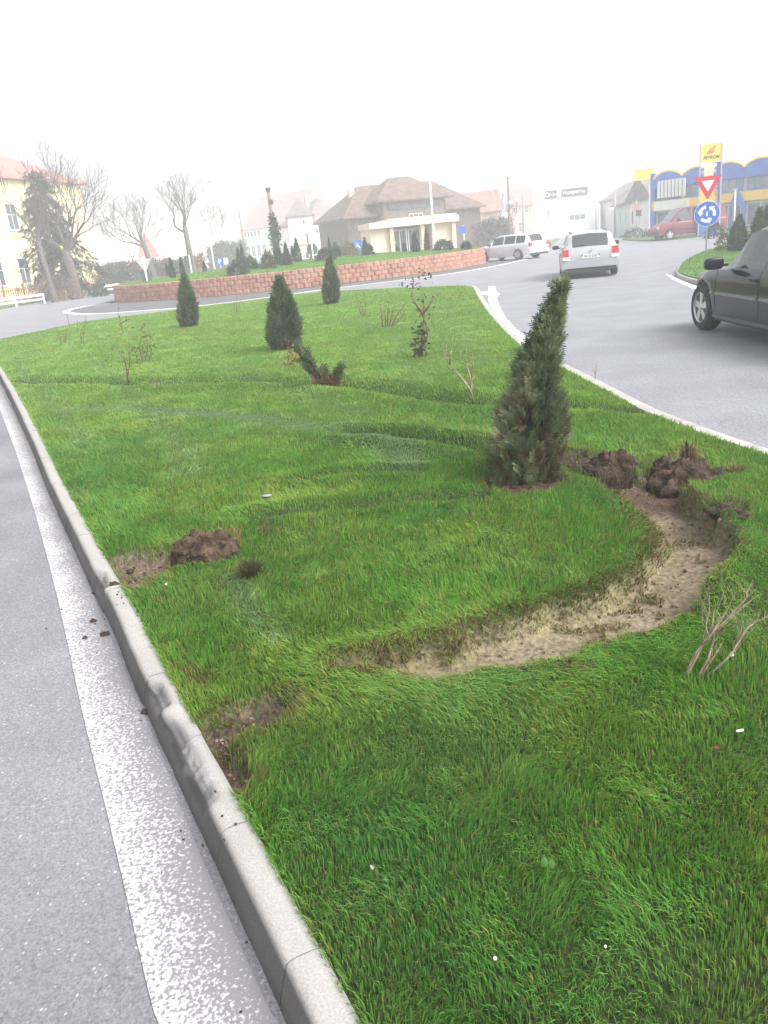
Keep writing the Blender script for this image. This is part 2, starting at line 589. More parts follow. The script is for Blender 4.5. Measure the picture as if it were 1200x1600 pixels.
def link(name, me, parent=None):
    o = bpy.data.objects.new(name, me)
    COL.objects.link(o)
    if parent is not None:
        o.parent = parent
    return o


def np_mesh(name, V, F4, F3, mats, C=None, smooth=False):
    """mesh out of numpy arrays: verts, quads, tris"""
    me = bpy.data.meshes.new(name)
    nq, nt_ = len(F4), len(F3)
    me.vertices.add(len(V))
    me.vertices.foreach_set('co', np.ascontiguousarray(V, np.float32).ravel())
    me.loops.add(nq * 4 + nt_ * 3)
    me.loops.foreach_set('vertex_index', np.concatenate([np.asarray(F4, np.int32).ravel(), np.asarray(F3, np.int32).ravel()]))
    me.polygons.add(nq + nt_)
    me.polygons.foreach_set('loop_start', np.concatenate([np.arange(nq) * 4, nq * 4 + np.arange(nt_) * 3]).astype(np.int32))
    for m in (mats if isinstance(mats, (list, tuple)) else [mats]):
        me.materials.append(m)
    if C is not None:
        a = me.color_attributes.new("Col", 'FLOAT_COLOR', 'POINT')
        c = np.ones((len(V), 4), np.float32)
        c[:, :3] = C
        a.data.foreach_set('color', c.ravel())
    me.update(calc_edges=True)
    me.validate()
    if smooth:
        me.polygons.foreach_set('use_smooth', np.ones(nq + nt_, bool))
    return me


def empty(name, loc=(0, 0, 0), rz=0.0):
    o = bpy.data.objects.new(name, None)
    o.empty_display_size = 0.2
    COL.objects.link(o)
    o.location = loc
    o.rotation_euler = (0, 0, rz)
    return o


def tag(o, label, cat, group=None):
    o['label'] = label
    o['category'] = cat
    if group:
        o['group'] = group
    return o


def thing(name, label, cat, loc=(0, 0, 0), rz=0.0, group=None):
    return tag(empty(name, loc, rz), label, cat, group)


def struct(o, kind='structure'):
    o['kind'] = kind
    return o


def copy_tree(o, parent=None):
    c = o.copy()
    COL.objects.link(c)
    c.parent = parent
    for ch in [k for k in COL.objects if k.parent == o]:
        copy_tree(ch, c)
    return c


def text_mesh(txt, size, depth=0.004, shear=0.0, bold=0.0):
    cu = bpy.data.curves.new("lettering", 'FONT')
    cu.body = txt
    cu.size = size
    cu.extrude = depth
    cu.shear = shear
    cu.offset = bold
    cu.resolution_u = 3
    cu.align_x, cu.align_y = 'CENTER', 'CENTER'
    o = bpy.data.objects.new("lettering", cu)
    COL.objects.link(o)
    dg = bpy.context.evaluated_depsgraph_get()
    me = bpy.data.meshes.new_from_object(o.evaluated_get(dg))
    bpy.data.objects.remove(o)
    bpy.data.curves.remove(cu)
    return me


def letters(txt, size, mt, parent, loc, rot=(math.pi / 2, 0, 0), shear=0.0, name='lettering', width=None, bold=0.0):
    me = text_mesh(txt, size, shear=shear, bold=bold)
    me.name = name
    me.materials.clear()
    me.materials.append(mt)
    o = link(name, me, parent)
    o.location = loc
    o.rotation_euler = rot
    if width:
        xs = [v.co.x for v in me.vertices]
        o.scale.x = width / (max(xs) - min(xs))
    return o


# ================================================================== SETTING
ZL = 0.12                                   # level of the lawn above the road
g = MB().add([(-255, -55, -.03), (255, -55, -.03), (255, 390, -.03), (-255, 390, -.03)], [(0, 1, 2, 3)])
struct(g.build('ground', M['ground']))
g = MB().add([(-140, -30, 0), (140, -30, 0), (140, 120, 0), (-140, 120, 0)], [(0, 1, 2, 3)])
struct(g.build('road', M['road']))

# ---- median outline: left kerb line and right kerb line in photo pixels on the lawn plane
LEFT_PX = [(565, 1600), (500, 1480), (390, 1280), (283, 1090), (200, 930), (150, 845), (100, 755), (60, 675), (25, 610), (-5, 562)]
left_pts = [at(*p, ZL) for p in LEFT_PX]
d0 = (left_pts[0] - left_pts[1])
left_pts = [left_pts[0] + d0 * 4.5, left_pts[0] + d0 * 2] + left_pts
d1 = left_pts[-1] - left_pts[-2]
FAR_PX = [(-70, 551), (-30, 539), (0, 530), (130, 503), (300, 481), (500, 456), (650, 449), (725, 446)]
far_pts = [at(*p, ZL) for p in FAR_PX]
lx = [p.x for p in left_pts] + [left_pts[-1].x + .3 * d1.x]
ly = [p.y for p in left_pts] + [left_pts[-1].y + .3 * d1.y]
LB = list(zip(lx, ly)) + [(p.x, p.y) for p in far_pts]
kmax = max(range(len(LB)), key=lambda i: LB[i][1])
RB_far = LB[kmax + 1:]
LB = LB[:kmax + 1]
RIGHT_PX = [(740, 449), (746, 462), (762, 486), (790, 518), (815, 540), (893, 580), (950, 610), (1000, 636), (1060, 660), (1120, 682), (1200, 708)]
right_pts = [at(*p, ZL) for p in RIGHT_PX]
d2 = right_pts[-1] - right_pts[-2]
RB = [(p.x, p.y) for p in right_pts] + [(right_pts[-1].x + d2.x * 3, right_pts[-1].y + d2.y * 3), (right_pts[-1].x + d2.x * 9 + .8, -2.0)]
RB = [LB[-1]] + RB_far + RB
RING = LB[len(left_pts):] + RB[1:]
RB = RB[::-1]
LBy, LBx = np.array([q[1] for q in LB]), np.array([q[0] for q in LB])
RBy, RBx = np.array([q[1] for q in RB]), np.array([q[0] for q in RB])
YMAX = min(LBy.max(), RBy.max())


def xl(y):
    return np.interp(y, LBy, LBx)


def xr(y):
    return np.interp(y, RBy, RBx)


def pxpoly(P, z=ZL):
    return np.array([at(a, b, z)[:2] for a, b in P])


RUT_IN = [(548, 1040), (640, 1022), (720, 1008), (800, 985), (880, 955), (960, 925), (1008, 898), (1030, 860), (1018, 820), (985, 785)]
RUT_OUT = [(1055, 778), (1092, 810), (1130, 850), (1142, 888), (1105, 935), (1040, 967), (960, 1000), (900, 1012), (820, 1036), (720, 1052), (640, 1053), (560, 1047)]
rut_in = smooth_line(pxpoly(RUT_IN), 5)
rut_out = smooth_line(pxpoly(RUT_OUT), 5)
RUT = np.vstack([rut_in, rut_out])
BANK = smooth_line(pxpoly([(1050, 765), (1095, 800), (1140, 845), (1158, 890), (1120, 938)]), 5)
SOILS = [RUT,
         pxpoly([(172, 872), (215, 862), (258, 860), (300, 870), (262, 884), (215, 886), (186, 894)]),
         pxpoly([(190, 904), (225, 888), (245, 888), (240, 898), (205, 914)]),
         pxpoly([(314, 1138), (350, 1118), (400, 1100), (437, 1082), (448, 1092), (410, 1122), (360, 1150), (352, 1165), (378, 1212), (366, 1226), (330, 1165)]),
         pxpoly([(758, 752), (800, 742), (860, 745), (885, 752), (860, 765), (800, 776), (766, 770)]),
         pxpoly([(872, 712), (930, 716), (960, 735), (1005, 750), (1040, 715), (1075, 705), (1110, 735), (1075, 765), (1060, 782), (985, 788), (960, 768), (905, 745)]),
         ]
# tyre grooves in the turf (line, half width, depth)
GROOVES = [(smooth_line(pxpoly([(540, 684), (620, 690), (700, 698), (770, 704)]), 4), .10, .17),
           (smooth_line(pxpoly([(20, 594), (200, 602), (420, 600), (600, 612), (720, 632), (880, 636), (1010, 640)]), 4), .16, .13),
           (smooth_line(pxpoly([(400, 812), (520, 800), (640, 788), (745, 782)]), 4), .08, .07),
           (smooth_line(pxpoly([(470, 752), (560, 744), (650, 742)]), 4), .07, .07),
           (smooth_line(pxpoly([(875, 722), (920, 738), (950, 748)]), 4), .10, .10),
           (smooth_line(pxpoly([(610, 690), (760, 712), (880, 728)]), 4), .10, .05)]
# pale streaks of rolled-flat grass (line, half width, strength)
STREAKS = [(smooth_line(pxpoly([(110, 642), (220, 640), (340, 650), (450, 664), (540, 682), (620, 708), (640, 730)]), 4), .13, 1.4),
           (smooth_line(pxpoly([(150, 565), (250, 660), (300, 740)]), 4), .14, .45),
           (smooth_line(pxpoly([(300, 560), (420, 600), (560, 650)]), 4), .2, .35),
           (smooth_line(pxpoly([(560, 500), (640, 540), (650, 600)]), 4), .25, .35),
           (smooth_line(pxpoly([(690, 470), (710, 520), (760, 570)]), 4), .25, .4),
           (smooth_line(pxpoly([(20, 560), (90, 640), (140, 700)]), 4), .15, .4),
           (smooth_line(pxpoly([(360, 900), (390, 950), (435, 1005)]), 4), .06, .5),
           (smooth_line(pxpoly([(340, 500), (200, 520), (40, 560)]), 4), .35, .3)]


THIN = [pxpoly([(255, 1040), (300, 1028), (352, 1045), (345, 1070), (290, 1075)]), pxpoly([(860, 1040), (930, 1030), (950, 1058), (880, 1066)]), pxpoly([(390, 815), (440, 822), (430, 842), (400, 840)]), pxpoly([(180, 880), (260, 890), (230, 925), (200, 920)])]


def soil_mask(x, y, jit=True):
    j = (fbm(x, y, 9, 3) - 0.5) * 0.14 if jit else 0
    d = np.full(np.shape(x), 1e9)
    for i_, P in enumerate(SOILS):
        d = np.minimum(d, sdist(x, y, P) - (.022 if 0 < i_ < 4 else 0))
    return d + j


def lawn_z(x, y):
    x = np.asarray(x, float)
    y = np.asarray(y, float)
    e = np.minimum(x - xl(y), xr(y) - x)
    z = ZL - 0.012 + 0.09 * np.clip(e / 3.0, 0, 1) ** 1.0 * 0.35
    z = z + (fbm(x, y, 0.9, 11) - 0.5) * 0.05 * np.clip(e / .5, 0, 1)
    z = z + (fbm(x, y, 5, 15) - 0.5) * 0.022 * np.clip(e / .2, 0, 1)
    d = soil_mask(x, y)
    z = z - 0.065 * np.clip((0.03 - d) / 0.05, 0, 1)
    z = z + np.where(d < 0.03, (fbm(x, y, 11, 21, 5) - 0.5) * 0.018, 0)
    db, _, _ = ldist(x, y, BANK)
    z = z + 0.10 * np.exp(-(db / 0.11) ** 2) * np.clip(d / .04, 0, 1)
    di, _, _ = ldist(x, y, rut_in)
    z = z + 0.035 * np.exp(-((di - .09) / 0.08) ** 2) * np.clip(d / .04, 0, 1)
    for ln, w, dep in GROOVES:
        dg, _, _ = ldist(x, y, ln)
        z = z + (-dep * np.exp(-(dg / w) ** 2) + dep * .4 * np.exp(-((dg - 2.0 * w) / w) ** 2)) * np.clip(e / .4 - .2, 0, 1)
    return z


ys = [-1.0]
while ys[-1] < YMAX:
    y_ = ys[-1]
    ys.append(y_ + max(0.012, 0.0045 * max(y_, 0.3) ** 1.15) if y_ > 0.8 else y_ + .1)
ys[-1] = YMAX
ys = np.array(ys)
NX = 300
u = np.linspace(0, 1, NX)
Y = np.repeat(ys[:, None], NX, 1)
X = xl(ys)[:, None] * (1 - u) + xr(ys)[:, None] * u
Z = lawn_z(X, Y)
V = np.stack([X, Y, Z], -1).reshape(-1, 3)
ii = np.arange(len(ys) - 1)[:, None] * NX + np.arange(NX - 1)[None]
F4 = np.stack([ii, ii + 1, ii + NX + 1, ii + NX], -1).reshape(-1, 4)
sm = soil_mask(X, Y).ravel()
xf, yf = X.ravel(), Y.ravel()
n1 = fbm(xf, yf, 6, 31)
soil_c = np.stack([.185 + .11 * (n1 - .5), .148 + .09 * (n1 - .5), .104 + .07 * (n1 - .5)], -1)
din_, _, _ = ldist(xf, yf, rut_in)
strawk = np.clip(1 - din_ / .16, 0, 1)[:, None] * np.clip((fbm(xf, yf, 5, 33) - .35) * 3, 0, 1)[:, None]
soil_c = soil_c * (1 - .4 * strawk) + np.array([.19, .185, .075]) * .4 * strawk
d2_ = np.clip((.08 - np.minimum(sdist(xf, yf, SOILS[1]), sdist(xf, yf, SOILS[2]))) / .05, 0, 1)[:, None]
soil_c = soil_c * (1 - .8 * d2_) + np.array([.105, .08, .058]) * .8 * d2_
dk_ = np.clip((.08 - sdist(xf, yf, SOILS[3])) / .05, 0, 1)[:, None]
soil_c = soil_c * (1 - .9 * dk_) + np.array([.055, .04, .03]) * .9 * dk_
dark_c = np.array([.075, .05, .038])
heap = sdist(xf, yf, SOILS[5])
kk = np.clip((0.15 - np.minimum(heap, sdist(xf, yf, SOILS[4]) + .1)) / .2, 0, 1)[:, None]
soil_c = soil_c * (1 - kk) + dark_c * (1 + 1.2 * (n1[:, None] - .5)) * kk
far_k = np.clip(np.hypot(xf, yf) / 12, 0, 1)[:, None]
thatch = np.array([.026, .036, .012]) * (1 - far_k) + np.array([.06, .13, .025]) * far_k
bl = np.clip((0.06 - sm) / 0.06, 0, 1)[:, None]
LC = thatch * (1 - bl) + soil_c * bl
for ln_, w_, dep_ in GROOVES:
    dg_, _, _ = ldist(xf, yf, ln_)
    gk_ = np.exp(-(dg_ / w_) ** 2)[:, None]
    LC = LC * (1 - .85 * gk_) + np.array([.03, .034, .014]) * .85 * gk_  # groove shade painted in: ground darkened along each line
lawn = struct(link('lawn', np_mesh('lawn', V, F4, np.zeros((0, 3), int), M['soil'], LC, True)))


# ------------------------------------------------------------------ grass
def blade_mesh(name, x, y, z, h, w, ang, lean, face, col, tipcol, mt):
    n = len(x)
    lx_, ly_ = np.cos(ang), np.sin(ang)
    wx, wy = -np.sin(face) * w / 2, np.cos(face) * w / 2
    sl, cl = np.sin(lean), np.cos(lean)
    mx, my, mz = x + lx_ * h * .5 * sl * .45, y + ly_ * h * .5 * sl * .45, z + h * .5 * (0.5 + .5 * cl)
    tx, ty, tz = x + lx_ * h * sl, y + ly_ * h * sl, z + h * cl
    V = np.empty((n, 5, 3), np.float32)
    V[:, 0] = np.stack([x - wx, y - wy, z - .004], -1)
    V[:, 1] = np.stack([x + wx, y + wy, z - .004], -1)
    V[:, 2] = np.stack([mx + wx * .85, my + wy * .85, mz], -1)
    V[:, 3] = np.stack([mx - wx * .85, my - wy * .85, mz], -1)
    V[:, 4] = np.stack([tx, ty, tz], -1)
    C = np.empty((n, 5, 3), np.float32)
    C[:, :4] = col[:, None]
    C[:, 4] = tipcol
    b = np.arange(n) * 5
    F4 = np.stack([b, b + 1, b + 2, b + 3], -1)
    F3 = np.stack([b + 3, b + 2, b + 4], -1)
    return np_mesh(name, V.reshape(-1, 3), F4, F3, mt, C.reshape(-1, 3))


def sample_fan(n_near, r0, r1, rn, p, a0, a1):
    rr = np.linspace(r0, r1, 400)
    den = n_near * np.where(rr < rn, 1.0, (rn / rr) ** p) * rr
    cum = np.concatenate([[0], np.cumsum((den[1:] + den[:-1]) / 2 * np.diff(rr))])
    n = int(cum[-1] * (a1 - a0))
    r = np.interp(rng.random(n) * cum[-1], cum, rr)
    a = a0 + rng.random(n) * (a1 - a0)
    return r * np.sin(a), r * np.cos(a)


gx, gy = sample_fan(30000, 0.85, 40, 2.3, 1.45, R(-42), R(52))
k = (gy < YMAX - .02) & (gx > xl(gy) - 0.006) & (gx < xr(gy) - .012)
gx, gy = gx[k], gy[k]
sm = soil_mask(gx, gy)
keep = (sm > rng.normal(0.0, 0.018, len(gx)))
# ragged leftovers of turf inside the rut
mats_ = (fbm(gx, gy, 9, 41) > 0.69) & (rng.random(len(gx)) < .6) & (sm > -.16) & ~keep
keep |= mats_
thin_ = (fbm(gx, gy, 2.4, 101) < .30) & (rng.random(len(gx)) < .4) & (np.hypot(gx, gy) < 7)
keep &= ~thin_
for ln, wd, dep in GROOVES:
    dd, _, _ = ldist(gx, gy, ln)
    keep &= ~((dd < wd * .75) & (rng.random(len(gx)) < .75))
gx, gy, sm, mats_ = gx[keep], gy[keep], sm[keep], mats_[keep]
gz = lawn_z(gx, gy)
rho = np.hypot(gx, gy)
n = len(gx)
cl1 = fbm(gx, gy, 3.2, 51)
cl2 = vnoise(gx, gy, 14, 55)
cl3 = fbm(gx, gy, 0.7, 57)
h = (0.023 + 0.015 * cl1 + .013 * cl2) * (0.65 + .6 * rng.random(n))
w = (0.0016 + 0.00085 * rho) * (.75 + .5 * rng.random(n))
fang = 6.5 * fbm(gx, gy, 1.3, 61) + 3.0 * vnoise(gx, gy, 6, 63)
ang = fang + rng.normal(0, 0.65, n)
cl4 = fbm(gx, gy, 6.5, 59, 3)
lean = np.clip(rng.normal(0.50, 0.26, n) + 1.6 * (cl4 - .5), 0.05, 1.45)
h = h * (1 + .5 * (cl4 - .5))
base = np.array([[.115, .275, .042]]) * np.ones((n, 1))
yel = np.array([.225, .32, .06])
blu = np.array([.08, .235, .07])
ta = np.clip((fbm(gx, gy, 2.1, 71) - .42) * 3.2, 0, 1)[:, None]
tb = np.clip((fbm(gx, gy, 1.2, 77) - .48) * 3.5, 0, 1)[:, None]
col = base * (1 - .7 * ta) + yel * .7 * ta
col = col * (1 - .5 * tb) + blu * .5 * tb
col *= (0.72 + .56 * rng.random(n))[:, None]
# streaks of flattened grass show paler leaf backs
for ln, wd, st in STREAKS:
    dd, tx_, ty_ = ldist(gx, gy, ln)
    q = np.exp(-(dd / wd) ** 2) * st * (.5 + .9 * vnoise(gx, gy, 3, 81)) * 1.35
    q = np.clip(q, 0, 1)
    pale = np.array([.27, .40, .19])
    col = col * (1 - .9 * q[:, None]) + pale * .9 * q[:, None]
    lean = lean * (1 - .7 * q) + 1.25 * .7 * q
    ang = np.where(rng.random(n) < q, np.arctan2(ty_, tx_) + rng.normal(0, .3, n), ang)
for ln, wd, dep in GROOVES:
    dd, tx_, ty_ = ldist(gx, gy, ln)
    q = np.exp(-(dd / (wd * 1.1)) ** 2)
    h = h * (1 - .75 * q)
# grass combed over below the rut and dead grass hanging in from its inner side
do, tx_, ty_ = ldist(gx, gy, rut_out)
q = np.clip(1 - do / .42, 0, 1) * (gy < 3.6)
ang = np.where(rng.random(n) < q * .95, np.arctan2(ty_, tx_) + rng.normal(0, .35, n), ang)
lean = lean * (1 - q) + 1.2 * q
h = h * (1 + .5 * q)
di, tx_, ty_ = ldist(gx, gy, rut_in)
q = np.clip(1 - di / .17, 0, 1) * np.clip(sm / .02 + .5, 0, 1)
dead = np.array([.12, .085, .032])
pick = (rng.random(n) < q * .85)
col = np.where(pick[:, None], dead * (.5 + .8 * rng.random((n, 1))), col)
ang = np.where(rng.random(n) < q, np.arctan2(-tx_, ty_) + rng.normal(0, .5, n), ang)
lean = np.where(q > .2, np.clip(lean + .45, 0, 1.7), lean)
col = np.where(mats_[:, None], np.array([.12, .13, .035]) * (.5 + .8 * rng.random((n, 1))), col)
lean = np.where(mats_, rng.normal(1.25, .15, n), lean)
for P in THIN:
    q = np.clip(-sdist(gx, gy, P) / .06, 0, 1) * .65
    col = np.where((rng.random(n) < q)[:, None], np.array([.17, .115, .06]) * (.5 + .8 * rng.random((n, 1))), col)
nearsoil = (sm < .07) & (rng.random(n) < .4)
straw = np.array([.22, .17, .07])
col = np.where(nearsoil[:, None], straw * (.5 + .6 * rng.random((n, 1))), col)
dead2 = rng.random(n) < (.06 + .09 * np.clip((fbm(gx, gy, 2.6, 91) - .5) * 5, 0, 1))
col = np.where(dead2[:, None], np.array([.28, .235, .075]) * (.6 + .7 * rng.random((n, 1))), col)
# distance haze painted into the blades: paler turf towards the roundabout
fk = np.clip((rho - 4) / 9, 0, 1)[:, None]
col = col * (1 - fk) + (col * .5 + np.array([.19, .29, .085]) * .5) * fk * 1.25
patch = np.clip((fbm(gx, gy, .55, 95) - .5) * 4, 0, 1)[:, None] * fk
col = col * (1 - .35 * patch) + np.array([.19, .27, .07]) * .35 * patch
dd, _, _ = ldist(gx, gy, STREAKS[0][0])
q = (np.exp(-(dd / .10) ** 2) * (.35 + .8 * vnoise(gx, gy, 2.5, 83)))[:, None].clip(0, .85)
col = col * (1 - q) + np.array([.30, .44, .22]) * q
tip = col * np.where(rng.random((n, 1)) < .12, np.array([[2.0, 1.5, 1.1]]), np.array([[1.08, 1.05, 1.0]]))
# blades on the kerb edge flop outwards
edge = (gx - xl(gy)) < .03
ang = np.where(edge & (rng.random(n) < .7), math.pi + rng.normal(0, .6, n), ang)
lean = np.where(edge, np.clip(lean, .4, .95), lean)
face = ang + math.pi / 2 + rng.normal(0, .9, n)
w = w * np.where(rho > 8, 1.15, 1.0)
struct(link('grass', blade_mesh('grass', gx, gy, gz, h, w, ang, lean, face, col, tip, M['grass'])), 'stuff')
print("blades", n)

# ------------------------------------------------------------------ left road: near asphalt, paint, kerb
LK = [Vector((a, b, 0)) for a, b in zip(lx, ly)]


def offset_line(P, d):
    out = []
    for i, p in enumerate(P):
        t = P[min(i + 1, len(P) - 1)] - P[max(i - 1, 0)]
        t.normalize()
        out.append(p + Vector((-t.y, t.x, 0)) * d)      # d > 0: to the left of travel (towards the left road)
    return out


LKs = [Vector((p[0], p[1], 0)) for p in smooth_line([(p.x, p.y) for p in LK], 12)]
KW = 0.085
near_edge = offset_line(LKs, KW + .01)
mb = MB()
out = offset_line(LKs, 4.2)
vs = [(p.x, p.y, .004) for p in near_edge] + [(p.x, p.y, .004) for p in out]
m_ = len(near_edge)
mb.add(vs, [(i, i + 1, m_ + i + 1, m_ + i) for i in range(m_ - 1)])
struct(mb.build('left_road_surface', M['asphalt']))
line_in_px = [(436, 1600), (404, 1540), (294, 1290), (232, 1130), (150, 940), (94, 800), (45, 690), (-9, 590)]
line_out_px = [(248, 1600), (230, 1540), (172, 1290), (128, 1110), (85, 915), (48, 780), (15, 680), (-20, 590)]
li = smooth_line([at(*p, .008)[:2] for p in line_in_px], 8)
lo_ = smooth_line([at(*p, .008)[:2] for p in line_out_px], 8)
ext = li[0] - li[8]
li = np.vstack([li[0] + ext * 4, li])
lo_ = np.vstack([lo_[0] + (lo_[0] - lo_[8]) * 4, lo_])
cols = 12
V, C = [], []
for a, b in zip(li, lo_):
    for c in range(cols):
        t = c / (cols - 1)
        p = a + (b - a) * (t * 1.0)
        V.append((p[0], p[1], .008))
        wear = max(0.0, 1 - t / .9) ** 1.3 * .62
        C.append((wear, wear, wear))
V, C = np.array(V), np.array(C)
ii = np.arange(len(li) - 1)[:, None] * cols + np.arange(cols - 1)[None]
F4 = np.stack([ii, ii + cols, ii + cols + 1, ii + 1], -1).reshape(-1, 4)
struct(link('road_edge_line', np_mesh('road_edge_line', V, F4, np.zeros((0, 3), int), M['paint'], C)))

# kerb: swept stone by stone, chipped where a wheel struck it
prof = [(0.0, -.02), (0.0, ZL - .002), (.02, ZL + .002), (.04, ZL + .003), (.052, ZL + .003), (.062, ZL + .003), (.070, ZL + .002), (.077, ZL), (.083, ZL - .004), (.087, ZL - .011),
        (.090, ZL - .022), (.095, ZL - .04), (.105, ZL - .07), (.124, -.02)]
arc = [0.0]
for i in range(1, len(LKs)):
    arc.append(arc[-1] + (LKs[i] - LKs[i - 1]).length)
arc = np.array(arc)
PXs, PYs = np.array([p.x for p in LKs]), np.array([p.y for p in LKs])


def kerb_point(s):
    e = 0.02
    p = Vector((np.interp(s, arc, PXs), np.interp(s, arc, PYs), 0))
    q = Vector((np.interp(s + e, arc, PXs), np.interp(s + e, arc, PYs), 0))
    o = Vector((np.interp(s - e, arc, PXs), np.interp(s - e, arc, PYs), 0))
    t = (q - o)
    t.normalize()
    return p, Vector((-t.y, t.x, 0))


def arc_of(px, py):
    p = at(px, py, ZL)
    return float(arc[np.argmin(np.hypot(PXs - p.x, PYs - p.y))])


CHIPS = [(arc_of(185, 895), .15, .016), (arc_of(262, 1075), .12, .022), (arc_of(330, 1150), .20, .016), (arc_of(355, 1205), .1, .014)]
FRESH = arc_of(375, 1200)
joints0 = arc_of(383, 1285)
STONE = 0.52
j0 = joints0 - math.floor(joints0 / STONE) * STONE
mb = MB()
s0 = j0 - STONE
sidx = 0
while s0 < arc[-1] - .05:
    sa, sb = max(s0 + .003, 0.01), min(s0 + STONE - .003, arc[-1] - .02)
    s0 += STONE
    if sb <= sa:
        continue
    step = .012 if sa < 6 else .1
    ns = max(2, int((sb - sa) / step))
    dz, dn = random.uniform(-.003, .003), random.uniform(-.003, .003)
    base_i = len(mb.v)
    for kk_ in range(ns + 1):
        s = sa + (sb - sa) * kk_ / ns
        p, nrm = kerb_point(s)
        for (o, z) in prof:
            oo, zz = o + dn, z + dz
            damaged = 0
            for cs, ch, cd in CHIPS:
                q = 1 - ((s - cs) / ch) ** 2
                if q > 0 and o > .025 and z > .04:
                    nn = float(fbm(s, o * 2 + z * 2, 30, 5, 3))
                    edge_k = max(0.0, 1 - math.hypot(o - .085, z - ZL) / .055)
                    amt = cd * min(1, q * 1.6) * edge_k * (.75 + .6 * nn) * 1.5
                    zz -= amt
                    oo -= amt * .8
            wob = (float(vnoise(s, o, 9, 8)) - .5) * .003 if sa < 5 else 0
            mb.v.append((p.x + nrm.x * (oo + wob), p.y + nrm.y * (oo + wob), zz + wob))
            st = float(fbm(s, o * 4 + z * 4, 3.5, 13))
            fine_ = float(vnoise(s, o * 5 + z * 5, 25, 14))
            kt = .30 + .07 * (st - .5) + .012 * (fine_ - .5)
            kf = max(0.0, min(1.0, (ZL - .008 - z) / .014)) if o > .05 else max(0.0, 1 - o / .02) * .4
            tone = kt * (1 - kf) + (.115 + .06 * (st - .5)) * kf  # shade of the road-side face painted into its tone
            foot_dark = max(0.0, .055 - z) / .055 * .35  # darker towards the foot, broken up by fine noise
            tone *= 1 - foot_dark * (.4 + fine_)
            hit = 0.0
            for cs, ch, cd in CHIPS:
                q = 1 - ((s - cs) / (ch * 1.15)) ** 2
                if q > 0:
                    ek = max(0.0, 1 - math.hypot(o - .087, (z - ZL + .02) * .8) / .05)
                    hit = max(hit, min(1, q * 2) * min(1, ek * 1.8) * min(1.0, max(0.0, (float(fbm(s, o * 3 + z * 3, 16, 6)) - .28) * 4)))
            tone = tone * (1 - .5 * hit)
            fr = max(0.0, 1 - abs(s - FRESH) / .07) * (1 if .02 < o < .085 else 0) * min(1.0, max(0.0, (float(fbm(s, o * 2, 14, 16)) - .35) * 5))
            tone = tone * (1 - fr) + .40 * fr
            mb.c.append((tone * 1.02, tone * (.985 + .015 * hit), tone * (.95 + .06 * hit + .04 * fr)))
    npf = len(prof)
    for kk_ in range(ns):
        s = sa + (sb - sa) * (kk_ + .5) / ns
        for j in range(npf - 1):
            a = base_i + kk_ * npf + j
            chip = any(abs(s - cs) < ch * (.6 + .5 * float(vnoise(s, j * 1.3, 9, 9))) for cs, ch, cd in CHIPS) and 5 <= j <= 11
            mb.f.append((a, a + npf, a + npf + 1, a + 1))
            mb.mi.append(1 if chip else (3 if j >= 8 else 0))
    for kk_ in (0, ns):
        f = tuple(base_i + kk_ * npf + j for j in range(npf))
        mb.f.append(f if kk_ == 0 else f[::-1])
        mb.mi.append(0)
    sidx += 1
# dark bed showing in the joints
ja = [kerb_point(s) for s in np.linspace(.01, arc[-1] - .02, 60)]
bi = len(mb.v)
for p, nrm in ja:
    for o, z in ((.004, -.02), (.004, ZL - .012), (.03, ZL - .016), (KW - .035, ZL - .05), (KW + .022, -.02)):
        q = p + nrm * o
        mb.v.append((q.x, q.y, z))
        mb.c.append((1, 1, 1))
for i in range(len(ja) - 1):
    for j in range(4):
        a = bi + i * 5 + j
        mb.f.append((a, a + 5, a + 6, a + 1))
        mb.mi.append(2)
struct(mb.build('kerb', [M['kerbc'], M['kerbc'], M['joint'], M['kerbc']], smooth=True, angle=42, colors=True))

# right kerb and the far edge of the median: low flush kerb
edge_pts = [Vector((a, b, 0)) for a, b in RING]
ep = [Vector((p[0], p[1], 0)) for p in smooth_line([(p.x, p.y) for p in edge_pts], 5)]
mb = MB()
prof2 = [(0.0, ZL - .012), (.12, ZL - .015), (.145, ZL - .035), (.155, -.02)]
for p, nrm in [(p, (offset_line(ep, 1)[i] - p)) for i, p in enumerate(ep)]:
    for o, z in prof2:
        q = p + nrm * (o - .01)
        mb.v.append((q.x, q.y, z))
        mb.c.append((1, 1, 1))
for i in range(len(ep) - 1):
    for j in range(3):
        a = i * 4 + j
        mb.f.append((a, a + 4, a + 5, a + 1))
        mb.mi.append(0)
struct(mb.build('kerb_edge', M['kerb'], smooth=True, angle=40))

# broad painted line beside the right kerb, with its hook
hook = pxpoly([(763, 448), (773, 447), (776, 456), (781, 459), (776, 464), (778, 474), (790, 496), (806, 514), (830, 531), (822, 538), (800, 522), (778, 500), (764, 474), (763, 461), (752, 460), (752, 456), (764, 455)], .008)
struct(MB().slab([tuple(p) for p in hook], .004, .008).build('road_hook_line', M['paint_far']))

